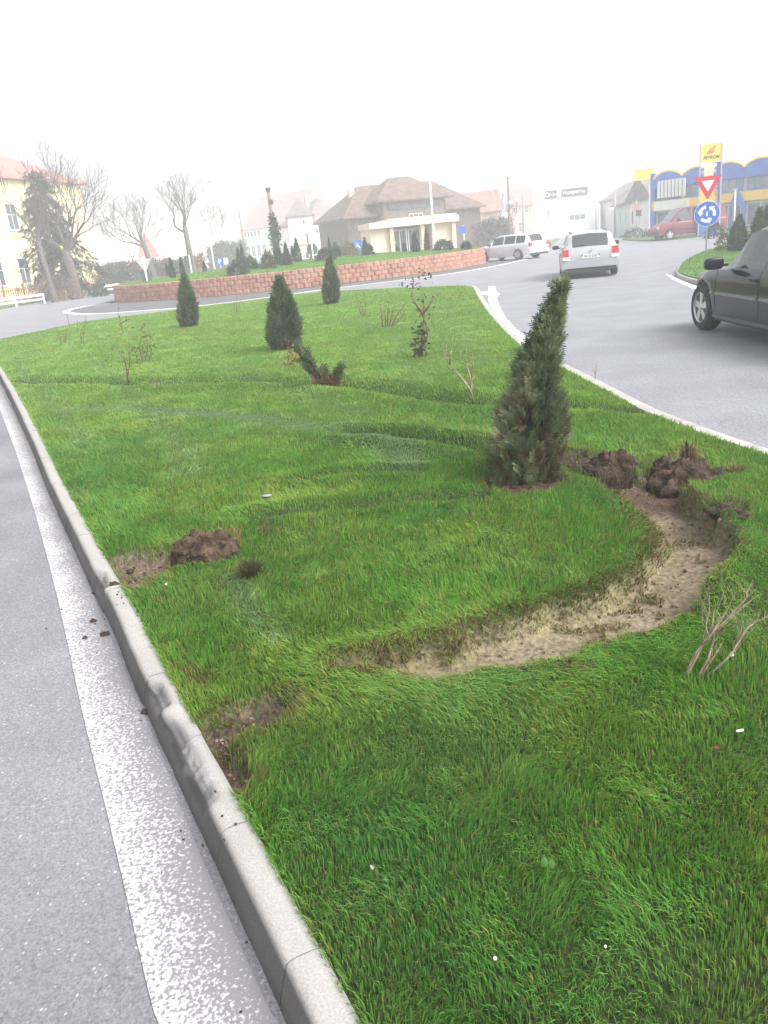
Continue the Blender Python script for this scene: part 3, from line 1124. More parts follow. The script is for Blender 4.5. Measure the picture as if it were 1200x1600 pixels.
# ================================================================== ROUNDABOUT
bL, bR = gp(170, 1), gp(757, 1)
aL, aR = math.atan2(bL.x, bL.y), math.atan2(bR.x, bR.y)
half, mid = (aR - aL) / 2, (aR + aL) / 2
nearp = at(455, 452, 0)
dn_ = math.hypot(nearp.x, nearp.y)
DC = dn_ / (1 - math.sin(half))
RC = DC * math.sin(half)
CC = Vector((DC * math.sin(mid), DC * math.cos(mid), 0))
WH = 0.85
print("roundabout", CC, RC)
mb = MB()
NB = int(2 * math.pi * RC / .37)
rows = 4
rh = WH / rows
for r_ in range(rows):
    for i in range(NB):
        a = 2 * math.pi * (i + (.5 if r_ % 2 else 0)) / NB
        wv = 2 * math.pi * RC / NB
        rr_ = RC - .02 * r_
        c = (CC.x + (rr_ - .12) * math.cos(a), CC.y + (rr_ - .12) * math.sin(a), rh * (r_ + .5))
        # split-face stone: front bulges, sides tapered
        jx = random.uniform(-.02, .02)
        hw = wv / 2 - .007
        hz = rh / 2 - .003
        q = Matrix.Rotation(a, 3, 'Z')
        vs = [(-.12, -hw, -hz), (-.12, hw, -hz), (-.12, hw, hz), (-.12, -hw, hz),
              (.06, -hw, -hz), (.06, hw, -hz), (.06, hw, hz), (.06, -hw, hz),
              (.12 + jx, -hw * .62, -hz * .8), (.12 + jx, hw * .62, -hz * .8), (.12 + jx + .01, hw * .62, hz * .8), (.12 + jx + .01, -hw * .62, hz * .8)]
        vs = [q @ Vector(v) + Vector(c) for v in vs]
        mb.add(vs, [(4, 5, 9, 8), (5, 6, 10, 9), (6, 7, 11, 10), (7, 4, 8, 11), (8, 9, 10, 11), (0, 4, 7, 3), (1, 2, 6, 5), (3, 7, 6, 2), (0, 1, 5, 4)])
root = thing('retaining_wall', 'low round retaining wall of rough red blocks around the roundabout lawn', 'wall', (0, 0, 0))
mb.build('block_course', M['block'], root)
# inner lawn of the roundabout, gently domed
rings, seg = 24, 96
V, C = [], []
for i in range(rings + 1):
    rr_ = (RC - .26) * i / rings
    for kq in range(seg):
        a = 2 * math.pi * kq / seg
        x_, y_ = CC.x + rr_ * math.cos(a), CC.y + rr_ * math.sin(a)
        V.append((x_, y_, WH - .03 + .30 * (1 - (i / rings) ** 2) + .04 * (float(vnoise(x_, y_, 1.5)) - .5) * (i < rings)))
        t = float(fbm(x_, y_, .8, 4))
        C.append((.11 + .05 * t, .20 + .06 * t, .055 + .02 * t))
ii = np.array([(i * seg + kq, i * seg + (kq + 1) % seg, (i + 1) * seg + (kq + 1) % seg, (i + 1) * seg + kq) for i in range(rings) for kq in range(seg)])
struct(link('roundabout_lawn', np_mesh('roundabout_lawn', np.array(V), ii, np.zeros((0, 3), int), M['soil'], np.array(C), True)))


def turf(name, x, y, z, hh, ww):
    n = len(x)
    t = fbm(x, y, .9, 8)[:, None]
    c = np.array([.14, .26, .06]) * (.75 + .5 * rng.random((n, 1))) * (.8 + .5 * t)
    an = rng.random(n) * 6.28
    return struct(link(name, blade_mesh(name, x, y, z, hh * (.6 + .7 * rng.random(n)), ww * (.7 + .6 * rng.random(n)), an, rng.random(n) * .9, an + 1.57 + rng.normal(0, .6, n), c, c * 1.1, M['grass'])), 'stuff')


n = 60000
a = rng.random(n) * 2 * math.pi
q = np.sqrt(rng.random(n)) * (RC - .27)
x_, y_ = CC.x + q * np.cos(a), CC.y + q * np.sin(a)
turf('roundabout_grass', x_, y_, WH - .03 + .30 * (1 - (q / (RC - .26)) ** 2), .07, .035)

# darker apron round the wall and the white ring line
ring_px = [(172, 474), (138, 478), (113, 483), (104, 487), (118, 490), (150, 490), (200, 487), (300, 479), (400, 467), (500, 453), (600, 441), (700, 428), (760, 418), (800, 410), (834, 402)]
ring = smooth_line([at(*p, .008)[:2] for p in ring_px], 6)
inner = [(CC.x + (RC - .3) * math.cos(a), CC.y + (RC - .3) * math.sin(a)) for a in np.linspace(R(-10), R(-178), 60)]
mb = MB()
mids = [inner[int(round(t * 59))] for t in np.linspace(1, 0, len(ring))]
vs = [(p[0], p[1], .004) for p in ring] + [(p[0], p[1], .004) for p in mids]
nr_ = len(ring)
mb.add(vs, [(i, i + 1, nr_ + i + 1, nr_ + i) for i in range(nr_ - 1)])
struct(mb.build('roundabout_apron', M['apron']))
rv = [Vector((p[0], p[1], 0)) for p in ring]
oa, ob = offset_line(rv, .14), offset_line(rv, -.16)
mb = MB()
vs = [(p.x, p.y, .008) for p in oa] + [(p.x, p.y, .008) for p in ob]
mb.add(vs, [(i, i + 1, nr_ + i + 1, nr_ + i) for i in range(nr_ - 1)])
struct(mb.build('road_ring_line', M['paint_far']))


# ================================================================== PLANTS
def spray(mb_list, P, Dv, L, lw, col, nl=4, droop=0.3):
    """append flat leaf sprays at points P (n,3) growing along Dv (n,3)"""
    n = len(P)
    Dv = Dv / np.linalg.norm(Dv, axis=1, keepdims=True)
    r = rng.normal(size=(n, 3))
    S = np.cross(Dv, r)
    S /= np.linalg.norm(S, axis=1, keepdims=True) + 1e-9
    L = np.asarray(L).reshape(-1, 1) * np.ones((n, 1))
    items = [(0.0, 0.0, 1.0)]
    for j in range(nl):
        t = .15 + .7 * j / max(1, nl - 1)
        for sg in (-1, 1):
            items.append((t, sg * .75, .55 * (1 - .45 * t)))
    Vs, Cs, Fs = [], [], []
    o = 0
    for (t, sg, ln) in items:
        b = P + Dv * L * t
        d = Dv * math.cos(sg) + S * math.sin(sg)
        side = S * math.cos(sg) - Dv * math.sin(sg)
        l_ = L * ln * (.8 + .4 * rng.random((n, 1)))
        ww = lw * (.8 + .4 * rng.random((n, 1)))
        q = np.stack([b, b + d * l_ * .5 + side * ww, b + d * l_ + np.array([0, 0, -droop]) * l_ * .3, b + d * l_ * .5 - side * ww], 1)
        Vs.append(q.reshape(-1, 3))
        Cs.append(np.repeat(col * (.85 + .3 * rng.random((n, 1))), 4, 0))
        Fs.append(np.arange(n * 4).reshape(-1, 4) + o)
        o += n * 4
    mb_list.append((np.vstack(Vs), np.vstack(Cs), np.vstack(Fs)))


def spray_build(name, lst, parent=None, mt='conifer'):
    o, V, C, F = 0, [], [], []
    for v, c, f in lst:
        V.append(v)
        C.append(c)
        F.append(f + o)
        o += len(v)
    me = np_mesh(name, np.vstack(V), np.vstack(F), np.zeros((0, 3), int), M[mt], np.vstack(C))
    return link(name, me, parent)


def conifer(root, axis, radii, n, L, lw, cols=((.030, .075, .030), (.05, .10, .035)), brown=0.0, nl=4, trunk_r=.02, shell=.45, lumps=.22):
    """columnar conifer round a (possibly bent) axis, local coordinates"""
    ax = smooth_line(axis, 10)
    ts = np.linspace(0, 1, len(ax))
    rad = np.interp(ts, np.linspace(0, 1, len(radii)), radii)
    cdf = np.cumsum(rad + .15 * rad.max())
    cdf /= cdf[-1]
    t = np.interp(rng.random(n), cdf, ts)
    c = np.stack([np.interp(t, ts, ax[:, j]) for j in range(3)], -1)
    rr_ = np.interp(t, ts, rad)
    th = rng.random(n) * 2 * math.pi
    lump = 1 + lumps * (2 * vnoise(th * 1.1, t * 7, 1.0, 3) - 1) + lumps * .6 * (2 * vnoise(th * 3, t * 19, 1.0, 5) - 1)
    k = shell + (1 - shell) * np.sqrt(rng.random(n))
    off = np.stack([np.cos(th), np.sin(th), np.zeros(n)], -1)
    P = c + off * (rr_ * lump * k)[:, None]
    D = off * .55 + np.array([0, 0, 1.0]) * (.75 + .4 * rng.random((n, 1))) + rng.normal(0, .28, (n, 3))
    a, b = np.array(cols[0]), np.array(cols[1])
    m = np.clip((vnoise(th * 1.6, t * 9, 1.0, 7) - .3) * 1.8, 0, 1)[:, None]
    cl = a * (1 - m) + b * m
    if brown:
        bm = (rng.random(n) < brown * np.clip(1.25 - t * 2.2, 0, 1) * 2 * vnoise(th * 2, t * 8, 1, 9))[:, None]
        cl = np.where(bm, np.array([.11, .07, .04]), cl)
    lst = []
    P = P - D / np.linalg.norm(D, axis=1, keepdims=True) * L * .4
    P[:, 2] = np.maximum(P[:, 2], ax[0, 2] + .01)
    spray(lst, P, D, L * (.7 + .6 * rng.random(n)), lw, cl, nl)
    spray_build('foliage', lst, root)
    if trunk_r:
        MB().tube([tuple(p) for p in ax[::5]], [trunk_r * (1 - .8 * i / max(1, len(ax[::5]) - 1)) for i in range(len(ax[::5]))], 7).build('trunk', M['bark_red'], root, smooth=True)


def zlawn(p):
    return float(lawn_z(np.array([p.x]), np.array([p.y]))[0])


# the big leaning thuja
b = at(818, 748, ZL)
b.z = zlawn(b)
root = thing('thuja_shrub', 'tall leaning dark green thuja with bare soil round its foot', 'conifer', b, group='thujas on the damaged lawn')
axpx = [(816, 748), (822, 690), (828, 640), (836, 595), (850, 540), (864, 495), (880, 448)]
ax = [np.array(aty(*p, b.y) - b) for p in axpx]
ax[0] = np.array([0, 0, -.02])
conifer(root, ax, [.17, .20, .19, .155, .112, .076, .042, .008], 2600, .10, .0042, cols=((.11, .15, .08), (.25, .28, .15)), brown=.45, nl=6, trunk_r=.03, shell=.25, lumps=.42)
# other thujas on the median: pixel base, top, width
for (px, py, tx, ty, wd, nn, lab) in [
        (446, 548, 437, 434, 52, 2600, 'plump upright green thuja beside a small reddish shrub on the lawn'),
        (296, 513, 288, 431, 31, 1700, 'small cone-shaped thuja near the far left lawn edge before the red wall'),
        (518, 477, 515, 402, 26, 1500, 'slim pointed thuja on the far lawn edge just before the red wall')]:
    b = at(px, py, ZL)
    b.z = zlawn(b)
    t = aty(tx, ty, b.y) - b
    wm = wd / FPX * b.length / 2
    root = thing('thuja_shrub', lab, 'conifer', b, group='thujas on the damaged lawn')
    conifer(root, [np.array([0, 0, 0.]), np.array(t) * .35, np.array(t) * .7, np.array(t)], [wm * .7, wm * .98, wm * .95, wm * .72, wm * .4, .02], nn, t.length * .085, t.length * .007,
            cols=((.07, .12, .065), (.15, .20, .10)), brown=.15 if px != 296 else .4, nl=3, shell=.4, lumps=.2)


def px_stems(stems, y0, jit=.05):
    """stems given as photo pixels on the upright plane through the plant, with some depth"""
    out = []
    for st in stems:
        dy = 0.0
        L = []
        for i, p in enumerate(st):
            L.append(aty(p[0], p[1], y0 + dy))
            dy += random.uniform(-jit, jit)
        out.append(L)
    return out


def leaves_on(root, pts, n, size, cols, spread=.05, name='leaves'):
    lst = []
    idx = rng.integers(0, len(pts), n)
    P = np.array([pts[i] for i in idx]) + rng.normal(0, spread, (n, 3))
    c = np.array([cols[i] for i in rng.integers(0, len(cols), n)])
    spray(lst, P, rng.normal(0, 1, (n, 3)) + np.array([0, 0, .5]), size * (.7 + .6 * rng.random(n)), size * .28, c, 0)
    return spray_build(name, lst, root, 'leaf')


def twig_plant(name, label, cat, base_px, stems, r0, mt, leaves=0, lsize=.02, lcols=((.12, .06, .04),), group=None, z=None, spread=.04, jit=.06, sub=2):
    b = at(base_px[0], base_px[1], ZL if z is None else z)
    if z is None:
        b.z = zlawn(b)
    root = thing(name, label, cat, b, group=group)
    tips = []
    for L in px_stems(stems, b.y, jit):
        mb = MB()
        L = [p - b for p in L]
        S = [Vector(p) for p in smooth_line([tuple(p) for p in L], 5)]
        rs = [r0 * (1 - .86 * i / (len(S) - 1)) for i in range(len(S))]
        mb.tube(S, rs, 5)
        tips += S[len(S) // 3:]
        for _ in range(sub):
            i = random.randint(len(S) // 3, len(S) - 2)
            d = (S[i + 1] - S[i]).normalized() + Vector((random.uniform(-.9, .9), random.uniform(-.9, .9), random.uniform(-.1, .7)))
            ln = random.uniform(.25, .5) * (S[-1] - S[0]).length * .6
            T = [S[i], S[i] + d.normalized() * ln * .5, S[i] + d.normalized() * ln + Vector((random.uniform(-.02, .02), random.uniform(-.02, .02), .02))]
            mb.tube(T, [rs[i] * .7, rs[i] * .5, rs[i] * .25], 4)
            tips += T[1:]
        mb.build('stem', M[mt], root, smooth=True)
    if leaves:
        leaves_on(root, [tuple(t) for t in tips], leaves, lsize, lcols, spread)
    return root


# dry shrub at the right edge, close to the camera
twig_plant('dry_shrub', 'bare pale dry shrub bent over beside the muddy rut', 'shrub', (1078, 1064),
           [[(1068, 1064), (1082, 1030), (1100, 1003), (1128, 975), (1160, 948), (1185, 930)],
            [(1070, 1062), (1098, 1008), (1112, 980), (1116, 955), (1122, 940)],
            [(1086, 1064), (1105, 1032), (1115, 1003), (1140, 980), (1148, 978)],
            [(1098, 1062), (1135, 1030), (1156, 1000), (1172, 975), (1184, 945)],
            [(1100, 1062), (1150, 1015), (1160, 990), (1158, 960)],
            [(1090, 1064), (1118, 1022), (1124, 1012)],
            [(1150, 1010), (1165, 985), (1185, 970), (1210, 960)],
            [(1108, 1000), (1102, 975), (1108, 950), (1104, 925)],
            [(1112, 990), (1135, 955), (1147, 930)],
            [(1130, 972), (1165, 935), (1163, 920)]],
           .0044, 'twig', jit=.03, sub=6)
twig_plant('dead_shrub', 'pale leafless forked branch stub left of the leaning thuja', 'shrub', (738, 627),
           [[(739, 627), (735, 610), (722, 592), (703, 568), (694, 553), (691, 535)],
            [(736, 612), (737, 590), (739, 570), (735, 540)],
            [(703, 568), (704, 555), (706, 545)], [(738, 605), (730, 575), (718, 560), (722, 548)], [(730, 600), (715, 585), (703, 578)]],
           .011, 'twig', jit=.08, sub=3)
twig_plant('broken_shrub', 'battered upright shrub with dark leafy foot and brown bare stem', 'shrub', (655, 560),
           [[(655, 560), (659, 535), (662, 510), (661, 485), (663, 462)], [(656, 560), (662, 540), (668, 525), (664, 500)], [(661, 490), (650, 475), (646, 470)], [(661, 490), (672, 476), (678, 465)]],
           .022, 'twig_dark', leaves=60, lsize=.05, lcols=((.12, .075, .045), (.16, .10, .06)), spread=.04)
o = [k for k in COL.objects if k.name.startswith('broken_shrub')][-1]
leaves_on(o, [(0, 0, .06), (.02, 0, .14), (.04, 0, .25), (.06, 0, .36)], 240, .055, [(.035, .05, .028), (.055, .07, .04), (.09, .08, .05)], .05, 'low_leaves')
leaves_on(o, [(.0, 0, 1.0), (.08, 0, 1.02), (-.1, 0, .98), (.16, 0, 1.06)], 50, .05, [(.11, .07, .045)], .06, 'top_leaves')
twig_plant('rose_bush', 'wide fan of thin dark leafless rose stems on the far lawn', 'rose bush', (608, 513),
           [[(598, 513), (596, 490), (594, 478)], [(603, 513), (602, 495), (600, 482)], [(608, 513), (613, 490), (618, 474)], [(611, 512), (622, 490), (636, 473)], [(606, 513), (606, 490), (608, 472)], [(611, 512), (628, 495), (634, 482)]],
           .016, 'twig_dark', leaves=30, lsize=.035, lcols=((.10, .06, .04), (.06, .06, .03)), sub=2)
twig_plant('rose_bush', 'thin tall rose stems standing between the slim thuja and the rose fan', 'rose bush', (568, 496),
           [[(570, 496), (571, 475), (569, 452)], [(566, 496), (560, 478), (556, 456)], [(568, 496), (566, 480), (563, 470)]],
           .014, 'twig_dark', leaves=25, lsize=.035, lcols=((.13, .07, .05),), sub=1)
twig_plant('rose_bush', 'leafy pale brown rose bush left of the small cone thuja', 'rose bush', (222, 569),
           [[(226, 569), (230, 545), (228, 520)], [(215, 567), (211, 550), (206, 540)], [(224, 569), (218, 545), (222, 525)], [(230, 569), (236, 555), (235, 540)]],
           .012, 'twig_dark', leaves=150, lsize=.05, lcols=((.22, .17, .08), (.14, .09, .05), (.10, .11, .04)), spread=.06)
twig_plant('rose_bush', 'sparse reddish rose stem below the leafy rose bush at left', 'rose bush', (200, 598),
           [[(201, 598), (198, 575), (192, 555), (180, 540)], [(200, 598), (196, 570), (188, 552)], [(199, 590), (203, 565), (199, 545)]],
           .010, 'twig_dark', leaves=70, lsize=.035, lcols=((.24, .13, .09), (.18, .12, .07)), spread=.09)
twig_plant('rose_bush', 'tall single rose stem with dark hips rising over the left lawn edge', 'rose bush', (193, 523),
           [[(193, 523), (188, 505), (184, 480)], [(188, 506), (197, 501), (207, 500)]],
           .014, 'twig_dark', leaves=30, lsize=.045, lcols=((.10, .05, .045),), sub=2)
twig_plant('rose_bush', 'forked short rose stems leftmost on the far lawn edge', 'rose bush', (98, 538),
           [[(97, 538), (92, 525), (86, 510)], [(100, 538), (103, 522), (105, 512)], [(101, 536), (104, 525), (100, 520)]],
           .012, 'twig_dark', leaves=30, lsize=.04, lcols=((.1, .06, .045),), sub=2)
twig_plant('rose_bush', 'long straight bare rose stem with a pale cut foot near the left lawn edge', 'rose bush', (112, 522),
           [[(113, 523), (108, 508), (103, 480)], [(121, 514), (121, 500)]],
           .013, 'twig_dark', sub=1)
twig_plant('rose_bush', 'two thin upright rose stems with a pale cut base on the left lawn', 'rose bush', (133, 543),
           [[(133, 543), (130, 530), (134, 505), (134, 490)], [(128, 535), (126, 520), (138, 502)]],
           .010, 'twig_dark', leaves=8, lsize=.04, lcols=((.09, .05, .045),), sub=1)
twig_plant('rose_bush', 'tiny pinkish rose sprig alone in the middle of the left lawn', 'rose bush', (243, 614),
           [[(243, 614), (245, 600), (247, 588)], [(242, 614), (238, 600)]],
           .008, 'twig_dark', leaves=24, lsize=.025, lcols=((.3, .15, .11),), sub=2)
twig_plant('rose_bush', 'faint grey rose twigs behind the lawn right of the small cone thuja', 'rose bush', (370, 490),
           [[(368, 490), (366, 478), (364, 468)], [(371, 490), (374, 476), (377, 465)], [(370, 490), (370, 475), (371, 462)]],
           .011, 'twig_dark', leaves=14, lsize=.03, lcols=((.14, .1, .08),), sub=1)
twig_plant('reddish_shrub', 'small rusty red shrub at the foot of the plump thuja', 'shrub', (452, 575),
           [[(448, 576), (450, 562), (455, 545)], [(449, 576), (443, 566)], [(452, 570), (462, 556)]],
           .010, 'twig_dark', leaves=160, lsize=.04, lcols=((.3, .10, .075), (.22, .09, .06)), spread=.06)
twig_plant('bare_twig', 'thin bare twig growing by the right kerb of the lawn', 'twig', (930, 592),
           [[(930, 592), (931, 580), (933, 566)], [(930, 585), (926, 576)]], .006, 'twig', sub=2)
# bent juniper with brown base
b = at(512, 609, ZL)
b.z = zlawn(b)
root = thing('juniper_shrub', 'juniper snapped over to the left with brown base and green tip', 'shrub', b)
mb = MB()
for st, rads, nn, br in (([(506, 608), (495, 590), (484, 568), (468, 543)], [.04, .06, .055, .035], 210, .6), ([(516, 608), (522, 595), (531, 576)], [.03, .045, .02], 90, .8), ([(514, 608), (508, 592), (506, 582)], [.025, .035, .02], 40, .9)):
    axw = [np.array(aty(*p, b.y) - b) for p in st]
    axs = smooth_line(axw, 8)
    mb.tube([tuple(p) for p in axs[::2]], .016, 5)
    t = rng.random(nn)
    ts = np.linspace(0, 1, len(axs))
    c = np.stack([np.interp(t, ts, axs[:, j]) for j in range(3)], -1)
    rr_ = np.interp(t, np.linspace(0, 1, len(rads)), rads)
    P = c + rng.normal(0, .5, (nn, 3)) * rr_[:, None]
    tang = axs[-1] - axs[0]
    D = tang / np.linalg.norm(tang) + rng.normal(0, .35, (nn, 3))
    bw = rng.random(nn) < br * np.clip(1.35 - 1.5 * t, 0, 1)
    cl = np.where(bw[:, None], np.array([.19, .115, .075]), np.array([.08, .13, .06]))
    lst = []
    spray(lst, P, D, .10, .010, cl, 3)
    spray_build('foliage', lst, root)
mb.build('stem', M['bark_red'], root, smooth=True)


# bushes and cones on the roundabout lawn -------------------------------------------------
def blob_bush(root, rx, rz, n, L, lw, cols, lump=.25):
    th = rng.random(n) * 2 * math.pi
    ph = np.arccos(1 - rng.random(n) * 1.15)
    k = (.55 + .45 * np.sqrt(rng.random(n))) * (1 + lump * (2 * vnoise(th * 1.5, ph * 2.5, 1.3, 4) - 1))
    d = np.stack([np.cos(th) * np.sin(ph), np.sin(th) * np.sin(ph), np.cos(ph)], -1)
    P = d * k[:, None] * np.array([rx, rx, rz]) + np.array([0, 0, .05])
    P[:, 2] = np.maximum(P[:, 2], 0)
    c = np.array([cols[i] for i in rng.integers(0, len(cols), n)])
    lst = []
    spray(lst, P, d + rng.normal(0, .5, (n, 3)) + np.array([0, 0, .3]), L, lw, c, 2)
    spray_build('foliage', lst, root)
    MB().tube([(0, 0, -.05), (.01, 0, rz * .6)], [.03, .012], 6).build('trunk', M['bark'], root)


def roundz(p):
    q = min(1.0, math.hypot(p.x - CC.x, p.y - CC.y) / (RC - .26))
    return WH - .03 + .30 * (1 - q * q)


cone0 = empty('cone_shrub')
conifer(cone0, [np.array([0, 0, 0.]), np.array([0, 0, .4]), np.array([0, 0, .75]), np.array([0, 0, 1.])], [.17, .2, .17, .11, .05, .01], 520, .10, .014, cols=((.02, .05, .028), (.04, .085, .035)), nl=3, trunk_r=.02)
first = True
for (px, D, top, wpx, lab) in [
        (267, 46, 403, 9, 'thin dark cone shrub, leftmost on the roundabout lawn'),
        (283, 43, 402, 8, 'thin dark cone shrub second from the left end of the roundabout lawn'),
        (318, 50, 408, 6, 'smallest dark cone shrub left of the white lamp post'),
        (373, 50, 388, 8, 'dark cone shrub left of its taller twin behind the grey spreading bush'),
        (379, 51, 382, 8, 'slightly taller dark cone shrub just behind the grey spreading bush'),
        (434, 46, 386, 15, 'broad dark cone shrub at the foot of the ivy covered pole'),
        (447, 44, 380, 11, 'sharp dark cone shrub just right of the ivy covered pole'),
        (457, 50, 384, 8, 'slim cone shrub half hidden behind a taller cone before the white house'),
        (464, 47, 372, 11, 'tallest dark cone shrub of the middle cluster before the white house'),
        (515, 50, 370, 6, 'needle-thin cone shrub before the dark barn roof'),
        (570, 47, 371, 9, 'dark cone shrub with bushy foot left of the cream pavilion'),
        (620, 52, 383, 5, 'tiny pale cone shrub before the pavilion window'),
        (631, 50, 379, 7, 'small dark cone shrub in front of the dark pavilion window'),
        (648, 47, 362, 12, 'stout dark cone shrub in front of the middle of the pavilion'),
        (666, 48, 358, 8, 'tall narrow dark cone shrub by the white mast'),
        (260, 52, 412, 6, 'small cone shrub half behind the leftmost cone of the roundabout')]:
    p = gp(px, D)
    p.z = roundz(p)
    o = cone0 if first else copy_tree(cone0)
    first = False
    hgt = zat(px, top, D) - p.z
    o.location = p
    o.rotation_euler = (0, 0, random.uniform(0, 6))
    wm = wpx / FPX * D / .4
    o.scale = (wm, wm, hgt)
    tag(o, lab, 'shrub', 'cone shrubs on the roundabout lawn')
for (px, D, wpx, hpx, cols, lab) in [
        (368, 41, 27, 17, ((.05, .065, .06), (.08, .095, .09)), 'low grey-blue spreading bush on the roundabout lawn'),
        (389, 44, 20, 15, ((.04, .085, .03), (.06, .12, .04)), 'bright green rounded bush right of the grey spreading bush'),
        (417, 43, 17, 20, ((.05, .09, .025), (.16, .13, .05)), 'egg-shaped green bush with golden brown crown'),
        (444, 45, 12, 12, ((.025, .055, .03),), 'little dark rounded bush touching the foot of the broad cone'),
        (507, 45, 24, 15, ((.03, .05, .045), (.05, .075, .06)), 'wide dark spreading bush below the barn roof'),
        (524, 50, 10, 16, ((.03, .07, .035),), 'small upright dark bush between the spreading bush and the pale grass'),
        (545, 50, 26, 17, ((.15, .16, .09), (.2, .19, .12)), 'pale straw coloured tall grass bush'),
        (574, 48, 13, 13, ((.03, .06, .03),), 'round dark bush beside the bushy footed cone left of the pavilion'),
        (691, 47, 24, 13, ((.03, .055, .05), (.045, .08, .06)), 'blue-green spreading bush in front of the white pavilion wall'),
        (727, 47, 9, 8, ((.03, .06, .045),), 'tiny dark bush rightmost on the roundabout lawn')]:
    p = gp(px, D)
    p.z = roundz(p)
    root = thing('round_bush', lab, 'bush', p, group='bushes on the roundabout lawn')
    blob_bush(root, wpx / FPX * D / 2, hpx / FPX * D, 420, .16, .022, cols)


# ---------------------------------------------------------------- bare trees
def grow(segs, p, d, L, r, depth, bend=.25, up=.15, spread=.7, kids=(1, 2)):
    nseg = 4
    pts, rs = [p], [r]
    for i in range(nseg):
        d = (d + Vector((random.gauss(0, bend), random.gauss(0, bend), random.gauss(0, bend) + up * .4)) * .45).normalized()
        p = p + d * L / nseg
        pts.append(p)
        rs.append(r * (1 - .38 * (i + 1) / nseg))
    segs.append((depth, pts, rs))
    if depth == 0:
        return
    nk = random.randint(*kids) if depth > 1 else 1
    for k in range(nk + 1):
        i = nseg if k < 2 else random.randint(1, nseg - 1)
        a = random.uniform(0, 2 * math.pi)
        perp = d.orthogonal().normalized()
        perp = Matrix.Rotation(a, 3, d) @ perp
        sp = spread * random.uniform(.5, 1.15)
        nd = (d * math.cos(sp) + perp * math.sin(sp) + Vector((0, 0, up))).normalized()
        grow(segs, pts[i], nd, L * random.uniform(.62, .95), rs[i] * (.72 if k < 2 else .5), depth - 1, bend, up, spread, kids)


def bare_tree(label, base, H, lean, trunk_h, r, limbs, depth, seed, mt='bark', spread=.6, up=.18, minr=.011, group=None):
    random.seed(seed)
    root = thing('bare_tree', label, 'tree', base, group=group)
    tr = MB()
    top = Vector((lean[0] * trunk_h, lean[1] * trunk_h, trunk_h))
    pts = [Vector((0, 0, -.1)), Vector((0, 0, .12)) + top * .05, top * .5 + Vector((random.uniform(-.1, .1), 0, 0)), top]
    tr.tube(pts, [r * 1.3, r * 1.0, r * .85, r * .68], 9)
    segs = []
    for (dx, dy, dz, k) in limbs:
        grow(segs, top - Vector((0, 0, random.uniform(0, .12 * trunk_h))), Vector((dx, dy, dz)).normalized(), (H - trunk_h) * (.36 if depth < 5 else .32) * k, r * .40 * math.sqrt(k), depth, spread=spread, up=up)
    cr = MB()
    for dp, pts, rs in segs:
        rs = [max(q, minr) for q in rs]
        (tr if dp == depth else cr).tube(pts, rs, 6 if dp >= depth - 1 else (4 if dp > 1 else 3), cap=False)
    tr.build('trunk', M[mt], root, smooth=True)
    cr.build('crown', M[mt], root, smooth=True)
    random.seed(seed + 1)
    return root


D = 60
p = gp(78, D)
bare_tree('slender bare tree leaning left in front of the yellow school', p, zat(50, 262, D), (-.06, 0), 4.2, .2, [(-.5, 0, 1, 1.0), (.15, .2, 1, 1.15), (-.9, .1, .8, .8), (.4, -.3, 1, .8)], 5, 11, group='bare trees beyond the roundabout')
p = gp(113, 62)
bare_tree('thick pollarded bare tree with many upright limbs by the spruce', p, zat(115, 258, 62), (-.03, 0), 3.3, .36, [(-.7, 0, 1, 1.0), (-.2, .3, 1, 1.1), (.3, -.2, 1, 1.1), (.9, .1, .75, 1.05), (.6, .3, 1, 1.0), (-1, .2, .6, .8), (1.1, 0, .35, .8)], 5, 23, group='bare trees beyond the roundabout')
p = gp(240, 72)
bare_tree('bare tree with V-shaped crown leaning left beyond the roundabout', p, zat(225, 312, 72), (-.14, 0), 3.4, .26, [(-.8, 0, 1, 1.1), (-.3, .3, 1, 1.0), (.1, -.2, 1, 1.0), (-1.1, 0, .7, .9)], 5, 37, group='bare trees beyond the roundabout')
p = gp(302, 70)
bare_tree('tall bare tree with a bent low left limb behind the lamp post', p, zat(285, 285, 70), (-.05, 0), 4.4, .27, [(-.25, 0, 1, 1.2), (.15, .2, 1, 1.0), (.5, 0, .9, .8), (-1.1, 0, .45, 1.0)], 5, 51, group='bare trees beyond the roundabout')
p = gp(212, 90)
bare_tree('faint thin bare sapling between the spruce and the V-shaped tree', p, 7.5, (-.05, 0), 2.6, .1, [(-.3, 0, 1, 1), (.3, .2, 1, 1)], 4, 67, group='bare trees beyond the roundabout', minr=.02)
p = gp(345, 130)
bare_tree('faint distant bare tree right of the lamp post', p, 9, (0, 0), 3, .2, [(-.5, 0, 1, 1), (.3, .2, 1, 1), (.7, 0, 1, .9)], 4, 71, group='bare trees beyond the roundabout', minr=.03)
p = gp(778, 100)
bare_tree('faint bushy bare tree between the barn and the telegraph pole', p, 5.5, (0, 0), 1.0, .16, [(-.6, 0, 1, 1), (.3, .2, 1, 1), (.8, 0, 1, .9), (0, -.4, 1, 1)], 4, 83, group='bare trees beyond the roundabout', minr=.022)

